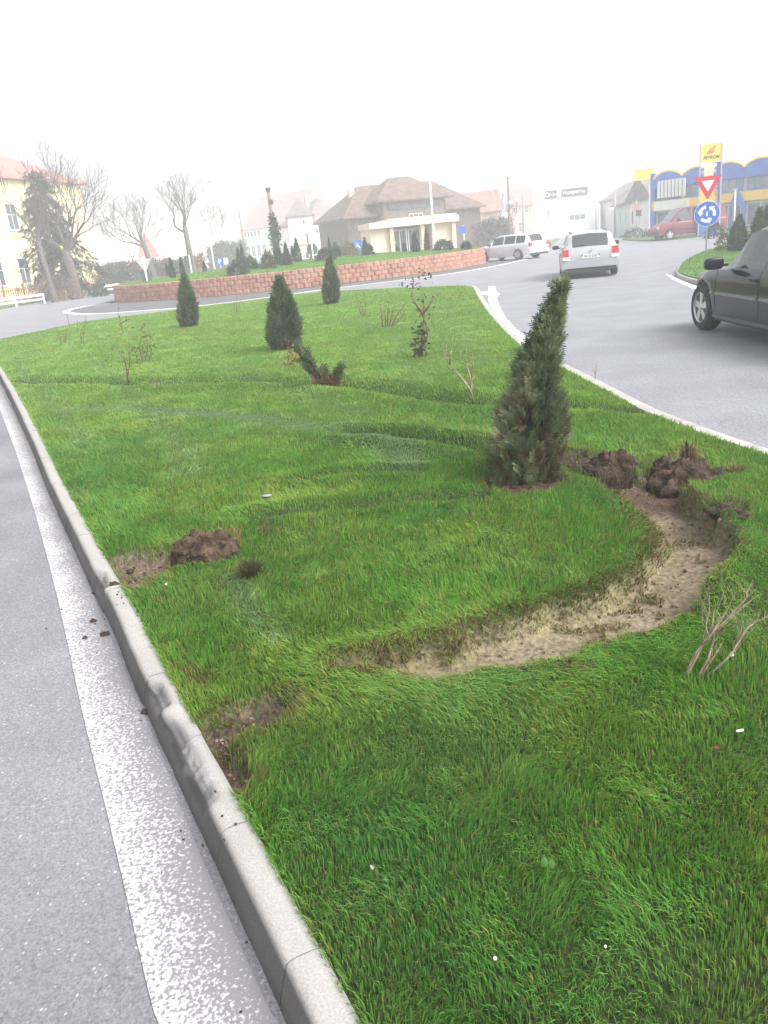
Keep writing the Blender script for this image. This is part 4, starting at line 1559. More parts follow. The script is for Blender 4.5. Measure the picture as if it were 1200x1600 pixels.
# spruce behind the pollarded tree
p = gp(106, 66)
root = thing('spruce_tree', 'dark drooping spruce standing behind the pollarded bare tree', 'tree', p)
Hs = zat(75, 258, 66)
rng2 = np.random.default_rng(5)
lst, br = [], MB()
br_pts = []
for k in range(110):
    t = .06 + .92 * (k / 110) ** .9
    a = rng2.random() * 6.28
    ln = (1 - t) ** .8 * 3.6 * (.55 + .6 * rng2.random()) + .25
    z0 = t * Hs
    lean_x = -.9 * t
    pts = [Vector((lean_x, 0, z0)) + Vector((math.cos(a), math.sin(a), 0)) * ln * q + Vector((0, 0, -.55 * ln * q * q + .1 * ln * q)) for q in (0, .33, .66, 1)]
    br.tube(pts, [.05, .04, .03, .015], 4, cap=False)
    for q in np.linspace(.2, 1, max(4, int(ln * 9))):
        base = np.array(pts[0]) * (1 - q) + np.array(pts[3]) * q + np.array([0, 0, .12 * math.sin(q * 3.1) * ln])
        br_pts.append((base, np.array([math.cos(a), math.sin(a), -.9])))
P = np.array([b_[0] for b_ in br_pts] * 2) + rng2.normal(0, .10, (len(br_pts) * 2, 3))
Dv = np.array([b_[1] for b_ in br_pts] * 2) + rng2.normal(0, .7, (len(br_pts) * 2, 3))
cl = np.array([.028, .05, .034]) * (.6 + .8 * rng2.random((len(P), 1)))
spray(lst, P, Dv, .34, .028, cl, 3, droop=1.0)
spray_build('crown', lst, root)
br.tube([(0, 0, -.1), (-.3, 0, Hs * .4), (-.9, 0, Hs)], [.26, .17, .02], 8)
br.build('trunk', M['bark'], root, smooth=True)


# ================================================================== BUILDINGS
def window(root, x, z, w_, h_, y=0.0, bars=(1, 1), fmat='white', gmat='winglass', t=.07, name='window', dep=.05, sill=True):
    f = MB()
    for sx in (-1, 1):
        f.box((x + sx * (w_ / 2 - t / 2), y - dep / 2 + .01, z + h_ / 2), (t, dep, h_ - .001))
    for sz in (0, 1):
        f.box((x, y - dep / 2 + .011, z + (t / 2 if sz == 0 else h_ - t / 2)), (w_ - 2 * t, dep - .004, t))
    for i in range(bars[0]):
        f.box((x - w_ / 2 + w_ * (i + 1) / (bars[0] + 1), y - dep / 2 + .014, z + h_ / 2), (t * .8, dep - .012, h_ - 2 * t))
    for i in range(bars[1]):
        f.box((x, y - dep / 2 + .017, z + h_ * (i + 1) / (bars[1] + 1) + h_ * .08), (w_ - 2 * t, dep - .02, t * .7))
    if sill:
        f.box((x, y - .07, z - .03), (w_ + .16, .14, .05))
    wn = f.build(name, M[fmat], root)
    MB().box((x, y - .004, z + h_ / 2), (w_ - t, .016, h_ - t)).build('pane', M[gmat], wn)
    return wn


def roof_mesh(w_, d_, h0, rh_, kind, ov=.35, hipf=1.0):
    """hollow-underside roof solid: 'gx' ridge along x, 'gy' ridge along y, 'hip'"""
    x0, x1, y0, y1 = -ov, w_ + ov, -ov, d_ + ov
    th = .14
    m = MB()
    if kind == 'gx':
        pr = [(y0, h0 - .05), (y1, h0 - .05), (y1, h0 + th - .05), ((y0 + y1) / 2, h0 + rh_), (y0, h0 + th - .05)]
        vs = [(x, y, z) for x in (x0, x1) for y, z in pr]
    elif kind == 'gy':
        pr = [(x0, h0 - .05), (x1, h0 - .05), (x1, h0 + th - .05), ((x0 + x1) / 2, h0 + rh_), (x0, h0 + th - .05)]
        vs = [(x, y, z) for y in (y1, y0) for x, z in pr]
    else:
        i = min((y1 - y0), (x1 - x0)) / 2 * hipf
        b = [(x0, y0), (x1, y0), (x1, y1), (x0, y1)]
        vs = [(x, y, h0 - .05) for x, y in b] + [(x, y, h0 + th - .05) for x, y in b]
        if (x1 - x0) >= (y1 - y0):
            vs += [(x0 + i, (y0 + y1) / 2, h0 + rh_), (x1 - i, (y0 + y1) / 2, h0 + rh_)]
            fs = [(3, 2, 1, 0), (0, 1, 5, 4), (1, 2, 6, 5), (2, 3, 7, 6), (3, 0, 4, 7), (4, 5, 9, 8), (6, 7, 8, 9), (5, 6, 9), (7, 4, 8)]
        else:
            vs += [((x0 + x1) / 2, y0 + i, h0 + rh_), ((x0 + x1) / 2, y1 - i, h0 + rh_)]
            fs = [(3, 2, 1, 0), (0, 1, 5, 4), (1, 2, 6, 5), (2, 3, 7, 6), (3, 0, 4, 7), (4, 5, 8), (5, 6, 9, 8), (6, 7, 9), (7, 4, 8, 9)]
        m.add(vs, fs)
        return m
    n = 5
    m.add(vs, [tuple(range(n - 1, -1, -1)), tuple(range(n, 2 * n))] + [(i, (i + 1) % n, (i + 1) % n + n, i + n) for i in range(n)])
    return m


def house(name, label, p0, p1, depth, h, roof, rh, wall, roofm, wins=(), cat='house', chimneys=(), gable=None, ov=.35, door=None, group=None, hipf=1.0, wfr='white'):
    dx = p1 - p0
    w_ = dx.length
    root = thing(name, label, cat, p0, math.atan2(dx.y, dx.x), group)
    m = MB().box((w_ / 2, depth / 2, h / 2 - .05), (w_, depth, h + .1 - .11))
    if roof == 'gx':
        for x in (.02, w_ - .02):
            m.add([(x, 0, h - .06), (x, depth, h - .06), (x, depth / 2, h + rh - .1)], [(0, 1, 2)])
    if roof == 'gy':
        m.add([(0, .003, h - .06), (w_, .003, h - .06), (w_ / 2, .003, h + rh - .12)], [(0, 1, 2)])
    m.build('wall', M[wall], root)
    if roof != 'flat':
        rf = roof_mesh(w_, depth, h, rh, roof, ov, hipf).build('roof', M[roofm], root)
    else:
        rf = MB().box((w_ / 2, depth / 2, h + .09), (w_ + 2 * ov, depth + 2 * ov, .22)).build('roof', M[roofm], root)
    for cx_, cy_, ct in chimneys:
        MB().box((cx_, cy_, ct - .8), (.5, .5, 1.6)).box((cx_, cy_, ct + .03), (.62, .62, .1)).build('chimney', M['peach'], rf)
    for wn in wins:
        window(root, *wn[:4], bars=wn[4] if len(wn) > 4 else (1, 1), fmat=wfr)
    if door:
        x, w2, h2, mt = door
        MB().box((x, -.02, h2 / 2), (w2, .06, h2)).box((x, -.045, h2 * .72), (w2 * .6, .03, h2 * .3)).build('door', M[mt], root)
    return root, w_


# yellow school at the left
p0, p1 = gp(-75, 70), gp(152, 86)
ww = (p1 - p0).length
wins = []
k0 = (gp(6, 74) - p0).length
for j in range(-1, 4):
    x = k0 + j * 3.35
    if .8 < x < ww - .8:
        wins += [(x, 1.3, 1.35, 2.1, (1, 1)), (x, 5.6, 1.35, 2.1, (1, 1))]
house('school_building', 'pale yellow two storey school with tall white framed windows and red roof', p0, p1, 11, 9.6, 'hip', 3.2, 'yellow_wall', 'roof_red', wins, 'building', ov=.6)
# small grey houses seen between the trees
house('grey_house', 'faint low house with pinkish gable between the bare trees', gp(222, 120), gp(247, 120), 6, 3.0, 'gy', 3.2, 'white_wall', 'roof_red', [(1.2, 1.0, .9, 1.2)])
house('garden_shed', 'flat roofed brown shed behind the hedge by the spruce', gp(171, 84), gp(196, 84), 3, 2.2, 'flat', 0, 'plank', 'roof_grey', [(.9, .9, .5, .6)], 'shed', ov=.12)
# big hazy house with red roof and glazed attic
p0, p1 = gp(382, 172), gp(458, 160)
r_, ww = house('attic_house', 'hazy large house with red roof and row of attic windows behind the ivy pole', p0, p1, 13, 6.6, 'gx', 6.2, 'green_wall', 'roof_red', [(1.6 + 1.75 * i, 1.6, 1.2, 2.1) for i in range(4)] + [(1.3 + 1.1 * i, 5.3, .75, 1.0, (0, 0)) for i in range(5)])
# white house with pyramid turret
p0, p1 = gp(456, 104), gp(494, 104)
r_, ww = house('turret_house', 'white house front with pointed grey pyramid roof and narrow windows', p0, p1, 4.5, 5.7, 'hip', 2.3, 'white_wall', 'roof_grey', [(1.9, 4.6, .35, .7, (0, 0)), (2.1, 2.2, .4, 1.6, (0, 0))], ov=.3)
MB().box((ww / 2, 2.25, 8.6), (.06, .06, 1.2)).build('finial', M['white_metal'], r_)
p0, p1 = gp(488, 108), gp(566, 112)
house('white_house', 'white house with large hipped grey roof beside the turret house', p0, p1, 8, 4.9, 'hip', 3.2, 'white_wall', 'roof_grey', [(1.0, 3.6, .5, .6, (0, 0)), (2.6, 1.2, .9, 1.3), (4.4, 1.2, .9, 1.3)], chimneys=[(2.3, 4, 8.3)], ov=.35)
p0, p1 = gp(478, 96), gp(503, 96)
house('orange_kiosk', 'small low kiosk with orange fascia before the white house', gp(470, 95), gp(492, 95), 2.5, 2.2, 'flat', 0, 'white_wall', 'orange', [(.9, .8, .9, .8, (1, 0))], 'kiosk', ov=.08)
# long low barn roof between white house and main barn
house('barn_shed', 'low dark grey tin shed with sloping roof left of the big barn', gp(503, 92), gp(548, 90), 7, 1.4, 'hip', 2.8, 'plank', 'roof_grey', [], 'shed')
house('white_cabin', 'tiny white cabin with blue window before the dark shed', gp(523, 88), gp(534, 88), 1.6, 2.1, 'flat', 0, 'white_wall', 'white_wall', [(.4, 1.0, .4, .5, (0, 0))], 'cabin', ov=.05)
# main barn: dark planks, tall hipped brown roof with cross gable
p0, p1 = gp(546, 82), gp(752, 88)
r_, ww = house('wooden_barn', 'huge old wooden barn with sagging brown hipped roof and plank walls', p0, p1, 9, 4.2, 'hip', 3.1, 'plank', 'roof_brown', [], 'barn', ov=.5, hipf=.72)
# projecting cross wing with its own tall roof
xc = (gp(640, 84) - p0).length
wing = MB().box((xc + .4, .9 - .9, 2.75), (6.6, 2.4, 5.3))
wing.build('wing_wall', M['plank_brown'], r_)
for sx in (-1, 1):
    MB().box((xc + .4 + sx * 3.3, -1.23, 2.6), (.16, .1, 5.0)).build('corner_post', M['plank'], r_)
rm = roof_mesh(7.2, 6.5, 5.35, 2.35, 'hip', .55, .8)
o = rm.build('wing_roof', M['roof_brown'], r_)
o.location = (xc + .4 - 3.6, -1.2, 0)
MB().box((xc + .4, -1.24, 4.85), (5.6, .1, .6)).build('open_vent', M['winglass'], r_)
window(r_, xc + .5, 3.2, 1.5, .9, y=-1.21, bars=(2, 0), fmat='cream', sill=False)
MB().box((xc - 4.2, 3.6, 6.2), (.5, .5, 1.6)).build('chimney', M['peach'], r_)
# houses to the right of the barn
house('tiled_house', 'plain house with reddish gable roof right behind the barn', gp(722, 97), gp(780, 97), 6, 3.8, 'gx', 2.4, 'peach', 'roof_red', [(3.2, 1.2, .9, 1.3), (4.8, 1.2, .9, 1.3)])
house('pink_house', 'hazy pink house left of the white hall', gp(798, 150), gp(832, 150), 8, 5.4, 'gx', 3.2, 'pink_wall', 'roof_red', [(1.0, 4.2, .7, 1.1), (2.8, 4.2, .7, 1.1), (1.9, 1.2, 1.0, 1.6)])
# white hall carrying the banner
D = 118
p0, p1 = gp(842, D), gp(936, D)
r_, ww = house('white_hall', 'bright white flat roofed hall with dark window under a long banner', p0, p1, 8, zat(890, 285, D), 'flat', 0, 'white_wall', 'white_wall', [], 'building', ov=.05)
x0w = (gp(889, D) - p0).length
x1w = (gp(915, D) - p0).length
window(r_, (x0w + x1w) / 2, zat(902, 344, D), x1w - x0w, zat(902, 334, D) - zat(902, 344, D), bars=(2, 0), gmat='shopglass', sill=False)
MB().box(((gp(858, D) - p0).length, -.03, 3.3), (.5, .06, 1.0)).build('vent_panel', M['grey_metal'], r_)
# banner board on the hall
xa, xb = (gp(853, D) - p0).length, (gp(919, D) - p0).length
zb0, zb1 = zat(886, 306, D), zat(886, 296, D)
wb, hb = xb - xa, zb1 - zb0 + .15
bn = thing('banner_sign', 'long dark blue banner with white lettering across the white hall', 'sign', p0, math.atan2(p1.y - p0.y, p1.x - p0.x))
MB().box((xa + wb / 2, -.1, (zb0 + zb1) / 2), (wb, .12, hb)).build('board', M['dark_metal'], bn)
MB().box((xa + wb * .335, -.167, (zb0 + zb1) / 2), (wb * .1, .02, hb * .99)).build('emblem_field', M['white'], bn)
em = MB()
for sx, a_ in ((-1, .5), (1, -.5), (0, 0)):
    em.box((xa + wb * .335 + sx * hb * .17, -.185, (zb0 + zb1) / 2), (hb * .1, .012, hb * .62), rot=Matrix.Rotation(a_, 3, 'Y'))
em.build('emblem', M['grey_metal'], bn)
letters('Husqvarna', hb * .8, M['white'], bn, (xa + wb * .68, -.17, (zb0 + zb1) / 2 + .02), width=wb * .52, bold=.008)
st = MB()
for i in range(6):
    st.box((xa + wb * (.105 + .032 * i), -.17, (zb0 + zb1) / 2 - hb * .06), (wb * .014, .02, hb * (.36 if i % 3 else .52)))
st.lathe([(hb * .30, 0), (hb * .34, .012), (hb * .22, .012), (hb * .20, 0)], 16, axis='y', c=(xa + wb * .05, -.18, (zb0 + zb1) / 2))
st.build('faded_marks', M['white'], bn)
# right-hand street houses
house('street_house', 'faint pale grey house beyond the telegraph pole at the street end', gp(938, 122), gp(962, 112), 7, 4.0, 'gx', 2.2, 'white_wall', 'roof_grey', [(.7, 1.2, .6, 1.2, (0, 0)), (1.7, 1.2, .6, 1.2, (0, 0))])
p0, p1 = gp(958, 100), gp(984, 84)
house('green_house', 'pale green roadside house with low grey roof beside the white gable house', p0, p1, 6, 3.0, 'gx', 2.0, 'green_wall', 'roof_grey', [((p1 - p0).length * q, 1.0, .7, 1.3, (0, 0)) for q in (.15, .5, .8)])
p0, p1 = gp(984, 84), gp(1019, 81)
r_, ww = house('gable_house', 'white gabled roadside house with grey roof next to the blue station', p0, p1, 7, 3.1, 'gy', 2.1, 'white_wall', 'roof_grey', [(.5, 1.0, .4, 1.3, (0, 0)), (1.55, .9, .4, 1.5, (0, 0))])

# cream pavilion with flat canopy
D = 66
p0, p1 = gp(580, D), gp(711, D + 2)
w_ = (p1 - p0).length
root = thing('pavilion', 'cream bus shelter pavilion with thick flat canopy and open dark front', 'building', p0, math.atan2(p1.y - p0.y, p1.x - p0.x))
hP = 2.75
m = MB()
m.box((w_ * .125, 1.5, hP / 2), (w_ * .25, 3.0, hP))
m.box((w_ * .85, 1.5, hP / 2), (w_ * .25, 3.0, hP))
m.box((w_ * .5, 3.1, hP / 2), (w_, .2, hP))
m.box((w_ * .5, -.05, .35), (w_ * .4, .12, .7))
m.build('wall', M['cream'], root)
for x in (w_ * .235, w_ * .97, w_ * .6):
    MB().box((x, -.3, hP / 2), (.32, .3, hP)).build('pillar', M['peach'], root)
MB().box((w_ * .5, 1.3, hP + .22), (w_ + .35, 4.0, .44)).box((w_ * .6, 1.2, hP + .52), (w_ * .8, 3.6, .15)).build('canopy', M['cream'], root)
for x, ww_ in ((w_ * .36, 1.5), (w_ * .52, 1.2)):
    window(root, x, .75, ww_, 1.75, y=.5, bars=(1, 0), sill=False)
MB().box((w_ * .67, .9, 1.4), (.7, .06, 1.4)).build('poster_board', M['sign_red'], root)
# person standing in the shelter
pp = p0 + (p1 - p0) * .275 + Vector((0, -.15, 0))
per = thing('person', 'dark clothed person standing at the left end of the pavilion front', 'person', (pp.x, pp.y, 0))
sk = bpy.data.meshes.new('body')
J = [(0, 0, .92), (0, .0, 1.15), (0, 0, 1.38), (0, 0, 1.50), (0, -.01, 1.60), (0, -.01, 1.72), (.19, 0, 1.38), (.24, 0, 1.12), (.24, -.06, .86), (-.19, 0, 1.38), (-.24, 0, 1.12), (-.24, -.06, .86), (.1, 0, .86), (.11, -.01, .48), (.11, 0, .08), (.11, -.12, .04), (-.1, 0, .86), (-.11, -.01, .48), (-.11, 0, .08), (-.11, -.12, .04)]
E_ = [(0, 1), (1, 2), (2, 3), (3, 4), (4, 5), (2, 6), (6, 7), (7, 8), (2, 9), (9, 10), (10, 11), (0, 12), (12, 13), (13, 14), (14, 15), (0, 16), (16, 17), (17, 18), (18, 19)]
sk.from_pydata(J, E_, [])
bo = link('body', sk, per)
rads = [.16, .15, .17, .06, .1, .07, .08, .055, .04, .08, .055, .04, .1, .07, .05, .045, .1, .07, .05, .045]
md = bo.modifiers.new('skin', 'SKIN')
for v_, r__ in zip(sk.skin_vertices[0].data, rads):
    v_.radius = (r__, r__)
sk.skin_vertices[0].data[0].use_root = True
bo.modifiers.new('sub', 'SUBSURF').levels = 1
bo.data.materials.append(M['jacket'])
MB().lathe([(.001, -.13), (.06, -.11), (.085, -.03), (.09, .04), (.07, .1), (.001, .125)], 14, axis='z', c=(0, -.015, 1.64)).build('head', M['skin'], per, smooth=True)
MB().lathe([(.094, .0), (.1, .06), (.075, .115), (.001, .135)], 14, axis='z', c=(0, 0, 1.645)).build('hair', M['black'], per, smooth=True)

# blue and yellow petrol station ---------------------------------------------------------
D = 68
p0, p1 = gp(1022, D), gp(1330, D - 6)
w_ = (p1 - p0).length
root = thing('petrol_station', 'blue petrol station building with row of arched tops and yellow band', 'building', p0, math.atan2(p1.y - p0.y, p1.x - p0.x))
zt = zat(1100, 262, D)
zv = zt - .45
zb = zat(1100, 307, D)
zb2 = zat(1100, 321, D)
zw = zt - 1.05
MB().box((w_ / 2, 3.2, zv / 2 - .2), (w_ - .06, 5.9, zv - .4)).build('wall', M['white_wall'], root)
nb = 6
bw_ = w_ / nb
for i in range(nb):
    x0 = i * bw_
    arch = [(x0 + .012, zw), (x0 + bw_ - .012, zw)] + [(x0 + bw_ - .012 - (bw_ - .024) * t, zv + (zt - zv) * math.sin(math.pi * t) ** .7) for t in np.linspace(0, 1, 15)]
    MB().prism(arch, -.12, .2).build('arch_panel', M['blue_panel'], root)
    tr_ = MB()
    ring_ = [(x0 + .012 + (bw_ - .024) * t, zv + (zt - zv) * math.sin(math.pi * t) ** .7 + .05) for t in np.linspace(0, 1, 15)]
    tr_.tube([(x, -.04, z) for x, z in ring_], .11, 6)
    tr_.build('arch_trim', M['yellow_band'], root)
    window(root, x0 + bw_ / 2, zb + .05, bw_ - .25, zw - zb - .06, y=.1, bars=(3, 0), fmat='blue_panel', gmat='shopglass', sill=False, t=.1)
    window(root, x0 + bw_ / 2, .35, bw_ - .35, zb2 - .45, y=.1, bars=(1, 0), fmat='white', gmat='shopglass', sill=False, t=.08)
    MB().box((x0 + .09, -.14, zb2 / 2), (.2, .22, zb2 - .01)).build('column', M['blue_panel'], root)
MB().box((w_ / 2, -.06, (zb + zb2) / 2), (w_ + .1, .36, zb - zb2)).build('fascia_band', M['yellow_band'], root)
MB().box((1.55, -.28, (zb + zb2) / 2 - .05), (2.7, .1, zb - zb2 + .02)).build('white_panel', M['white_wall'], root)
lv_ = MB()
for i in range(8):
    lv_.box((.55 + i * .29, -.3, zb + .8), (.2, .08, 1.2))
lv_.build('louvre_screen', M['white_wall'], root)
MB().box((-.15, .4, zt / 2), (.32, .9, zt)).build('end_column', M['blue_panel'], root)
# arched blue doorway frame
xd = (gp(1171, D) - p0).length
arch = [(xd - .5, .0), (xd - .5, zb2 - .2)] + [(xd - .5 + 1.0 * t, zb2 - .2 + .9 * math.sin(math.pi * t)) for t in np.linspace(0.05, .95, 9)] + [(xd + .5, zb2 - .2), (xd + .5, 0), (xd + .32, 0), (xd + .32, zb2 - .3), (xd - .32, zb2 - .3), (xd - .32, 0)]
MB().prism(arch, -.42, -.26).build('door_arch', M['blue_panel'], root)
# yellow canopy box at left of the station
D2 = 80
c0, c1 = gp(990, D2), gp(1021, D2)
cz0, cz1 = zat(1005, 281, D2), zat(1005, 266, D2)
can = thing('canopy_sign', 'plain yellow box sign on white posts left of the station', 'sign', c0, math.atan2(c1.y - c0.y, c1.x - c0.x))
wl = (c1 - c0).length
MB().box((wl / 2, .5, (cz0 + cz1) / 2), (wl, 1.0, cz1 - cz0)).box((wl / 2, .5, cz1 + .04), (wl + .08, 1.08, .08)).build('box', M['sign_yellow'], can)
for x in (wl * .82, wl * .95):
    MB().tube([(x, .5, 0), (x, .5, cz0)], .09, 8).build('post', M['white_metal'], can)

# price totem
D = 60
p0, p1 = gp(1091, D), gp(1126, D)
z0, z1 = zat(1108, 253, D), zat(1108, 225, D)
w_ = (p1 - p0).length
tot = thing('price_totem', 'tall totem sign with yellow top board, emblem and lettering', 'sign', p0, math.atan2(p1.y - p0.y, p1.x - p0.x))
for x in (.03, w_ - .03):
    MB().box((x, .15, z1 / 2), (.09, .3, z1)).build('post', M['grey_metal'], tot)
MB().box((w_ / 2, .15, (z0 + z1) / 2), (w_ - .16, .24, z1 - z0)).build('top_board', M['sign_yellow'], tot)
hb = z1 - z0
letters('PETROM', .26, M['black'], tot, (w_ / 2, .02, z0 + hb * .24), shear=.3, width=w_ * .72, bold=.006)
em = MB()
cxe, cze = w_ * .52, z0 + hb * .66
for k, (sx, ln) in enumerate(((-1, .9), (0, .75), (1, .6))):
    pts = [(cxe - .18 + sx * .11 + .22 * math.sin(t * 2.2), .015, cze - .2 + .42 * t * ln) for t in np.linspace(0, 1, 7)]
    em.tube(pts, [.03, .045, .05, .05, .045, .035, .015], 6)
em.tube([(cxe + .05, .015, cze + .1), (cxe + .2, .015, cze + .2), (cxe + .3, .015, cze + .12)], [.05, .06, .02], 6)
em.build('emblem', M['orange'], tot)
MB().box((w_ * .42, .15, z0 - .62), (w_ * .42, .2, 1.15)).build('price_board', M['cream'], tot)
for i in range(3):
    for sx in (.16, .68):
        MB().box((w_ * sx, .15, z0 - .22 - .36 * i), (w_ * .16, .16, .2)).build('price_plate', M['white' if i != 1 else 'grey_metal'], tot)
MB().box((w_ * .82, .2, z0 - 1.3), (w_ * .3, .12, 2.5)).build('side_board', M['blue_panel'], tot)
MB().box((w_ * .45, .2, z0 - 1.9), (w_ * .8, .12, 1.3)).build('lower_board', M['yellow_band'], tot)
MB().box((w_ * .45, .2, (z0 - 2.6) / 2), (w_ * .85, .16, z0 - 2.62)).build('plinth', M['blue_panel'], tot)


# ================================================================== POLES AND SIGNS
def pole_obj(name, label, cat, px, D, top_px, r, mt, lean_px=None, group=None, base_z=0.0):
    b = gp(px, D)
    b.z = base_z
    root = thing(name, label, cat, b, group=group)
    z = zat(px, top_px, D)
    tx = 0.0
    if lean_px is not None:
        tx = (lean_px - px) / FPX * D
    MB().tube([(0, 0, -.1 - base_z), (tx * .5, 0, (z - base_z) / 2), (tx, 0, z - base_z)], [r, r * .85, r * .65], 8).build('pole', M[mt], root, smooth=True)
    return root, z - base_z, tx


r_, z, tx = pole_obj('street_lamp', 'pale slender lamp post with curved arm behind the roundabout', 'street lamp', 333, 60, 300, .075, 'white_metal')
MB().tube([(0, 0, z - .02), (.12, 0, z + .45), (.45, 0, z + .75), (.8, 0, z + .78)], [.05, .04, .035, .03], 6).build('arm', M['white_metal'], r_, smooth=True)
MB().box((1.0, 0, z + .79), (.5, .2, .1), taper=.7).build('lamp_head', M['grey_metal'], r_)
r_, z, tx = pole_obj('utility_pole', 'tall pole wrapped in dark ivy with a small lamp arm', 'pole', 432, 58, 296, .15, 'wood_pole')
MB().tube([(0, 0, z - .8), (.5, 0, z - .65), (.9, 0, z - .7)], .03, 6).build('arm', M['grey_metal'], r_)
MB().box((1.05, 0, z - .72), (.36, .16, .1), taper=.7).build('lamp_head', M['grey_metal'], r_)
MB().box((0, 0, z + .05), (.3, .3, .2)).build('fitting', M['dark_metal'], r_)
MB().box((.1, 0, z - .75), (.25, .25, .3)).build('fitting', M['dark_metal'], r_)
lst = []
nn = 900
t = rng.random(nn)
zz = z * (.12 + .62 * t)
rr_ = np.interp(t, [0, .25, .45, .6, .75, .9, 1], [.3, .16, .32, .40, .42, .22, .12])
th = rng.random(nn) * 6.28
Pp = np.stack([rr_ * np.cos(th) * rng.random(nn) + .05, rr_ * np.sin(th) * rng.random(nn), zz], -1)
spray(lst, Pp, rng.normal(0, 1, (nn, 3)), .2, .05, np.array([.03, .045, .035]) * (.6 + .8 * rng.random((nn, 1))), 2)
spray_build('ivy', lst, r_)
pole_obj('utility_pole', 'thin hazy wooden pole before the attic house', 'pole', 384, 100, 330, .14, 'wood_pole')
r_, z, tx = pole_obj('utility_pole', 'tall dark wooden pole right of the tiled house', 'pole', 797, 78, 276, .15, 'wood_pole')
MB().lathe([(.001, -.1), (.22, -.06), (.25, 0), (.22, .06), (.001, .1)], 14, axis='y', c=(.12, -.2, z - 2.2)).build('round_plate', M['grey_metal'], r_)
r_, z, tx = pole_obj('flag_mast', 'tall thin white mast standing in front of the barn', 'mast', 678, 64, 283, .10, 'white_metal')
MB().lathe([(.001, -.06), (.09, 0), (.001, .06)], 10, axis='z', c=(0, 0, z)).build('cap', M['white_metal'], r_)
r_, z, tx = pole_obj('utility_pole', 'concrete pole at the right street end by the green house', 'pole', 961, 92, 293, .13, 'concrete')
MB().box((-.4, 0, z - 2.0), (.5, .3, .25)).build('lamp_head', M['white_metal'], r_)
pole_obj('utility_pole', 'faint short pole at the street end left of the green house', 'pole', 932, 112, 315, .16, 'concrete')
pole_obj('utility_pole', 'faint pole standing in front of the pink house', 'pole', 818, 105, 305, .10, 'wood_pole')
pole_obj('utility_pole', 'faint far pole between the lamp post and the attic house', 'pole', 352, 120, 345, .12, 'concrete')


def sign_at(name, label, px, D, base_z=0.0, r=.035, top_px=380, mt='white_metal', group=None, cat='road sign', rz=None):
    b = gp(px, D)
    b.z = base_z
    root = thing(name, label, cat, b, -math.atan2(b.x, b.y) if rz is None else rz, group)
    z = zat(px, top_px, D) - base_z
    MB().tube([(0, 0, -.2), (0, 0, z)], r, 8).build('pole', M[mt], root, smooth=True)
    return root, z


def disc(root, name, z, r, mt, x=0.0, y=-.05, th=.02, n=40):
    return MB().lathe([(.0005, 0), (r, 0), (r, th), (.0005, th)], n, axis='y', c=(x, y, z)).build(name, M[mt], root)


# yield sign + roundabout sign on one pole, on the splitter island
b = at(1105, 389, .12)
D = math.hypot(b.x, b.y)
r_, z = sign_at('road_sign', 'red and white give way triangle over blue roundabout arrows sign', 1105, D, .1, .03, 276, 'grey_metal')


def tri_plate(root, name, cz, hw, y0, y1, mt, rc=.06):
    pts = []
    cs = [(-hw, cz + hw * .577), (hw, cz + hw * .577), (0, cz - hw * 1.155)]
    for i in range(3):
        a_, b_, c_ = (Vector((*cs[(i + k) % 3], 0)) for k in (-1, 0, 1))
        u1, u2 = (a_ - b_).normalized(), (c_ - b_).normalized()
        for t in (0, .5, 1):
            q = b_ + u1 * rc * (1 - t) + u2 * rc * t
            if t == .5:
                q = b_ + (u1 + u2) * rc * .33
            pts.append((q.x, q.y))
    return MB().prism(pts, y0, y1).build(name, M[mt], root)


kpx = D / FPX * .86
cz = zat(1105, 290, D) - .1 + .05
tri = tri_plate(r_, 'yield_plate', cz, 20.5 * kpx, -.05, -.03, 'sign_red')
tri_plate(tri, 'white_field', cz, 9.5 * kpx, -.056, -.049, 'white', .03)
cz2 = zat(1106, 334, D) - .1
dsc = disc(r_, 'roundabout_plate', cz2, 18.5 * kpx, 'sign_blue')
disc(dsc, 'plate_rim', cz2, 19.2 * kpx, 'white', y=-.046)
ar = MB()
rO, rI = 13.2 * kpx, 8.4 * kpx
for k in range(3):
    a0 = R(100 + 120 * k)
    a1 = a0 + R(62)
    pts = []
    for t in np.linspace(0, 1, 9):
        a = a0 + (a1 - a0) * t
        pts.append((a, rO, rI))
    O = [(math.cos(a) * ro, math.sin(a) * ro) for a, ro, ri in pts]
    I = [(math.cos(a) * ri, math.sin(a) * ri) for a, ro, ri in pts]
    for i in range(8):
        ar.prism([(O[i][0], cz2 + O[i][1]), (O[i + 1][0], cz2 + O[i + 1][1]), (I[i + 1][0], cz2 + I[i + 1][1]), (I[i][0], cz2 + I[i][1])], -.056, -.049)
    at_, rm_ = a1 + R(34), (rO + rI) / 2
    ar.prism([(math.cos(a1) * rO * 1.22, cz2 + math.sin(a1) * rO * 1.22), (math.cos(at_) * rm_, cz2 + math.sin(at_) * rm_), (math.cos(a1) * rI * .62, cz2 + math.sin(a1) * rI * .62)], -.056, -.049)
ar.build('arrows', M['white'], dsc)
# little smudge-like white centre mark on the disc
MB().prism([(-.035, cz2 - .09), (.035, cz2 - .09), (.035, cz2 + .09), (-.035, cz2 + .09)], -.056, -.049).build('centre_mark', M['white'], dsc)

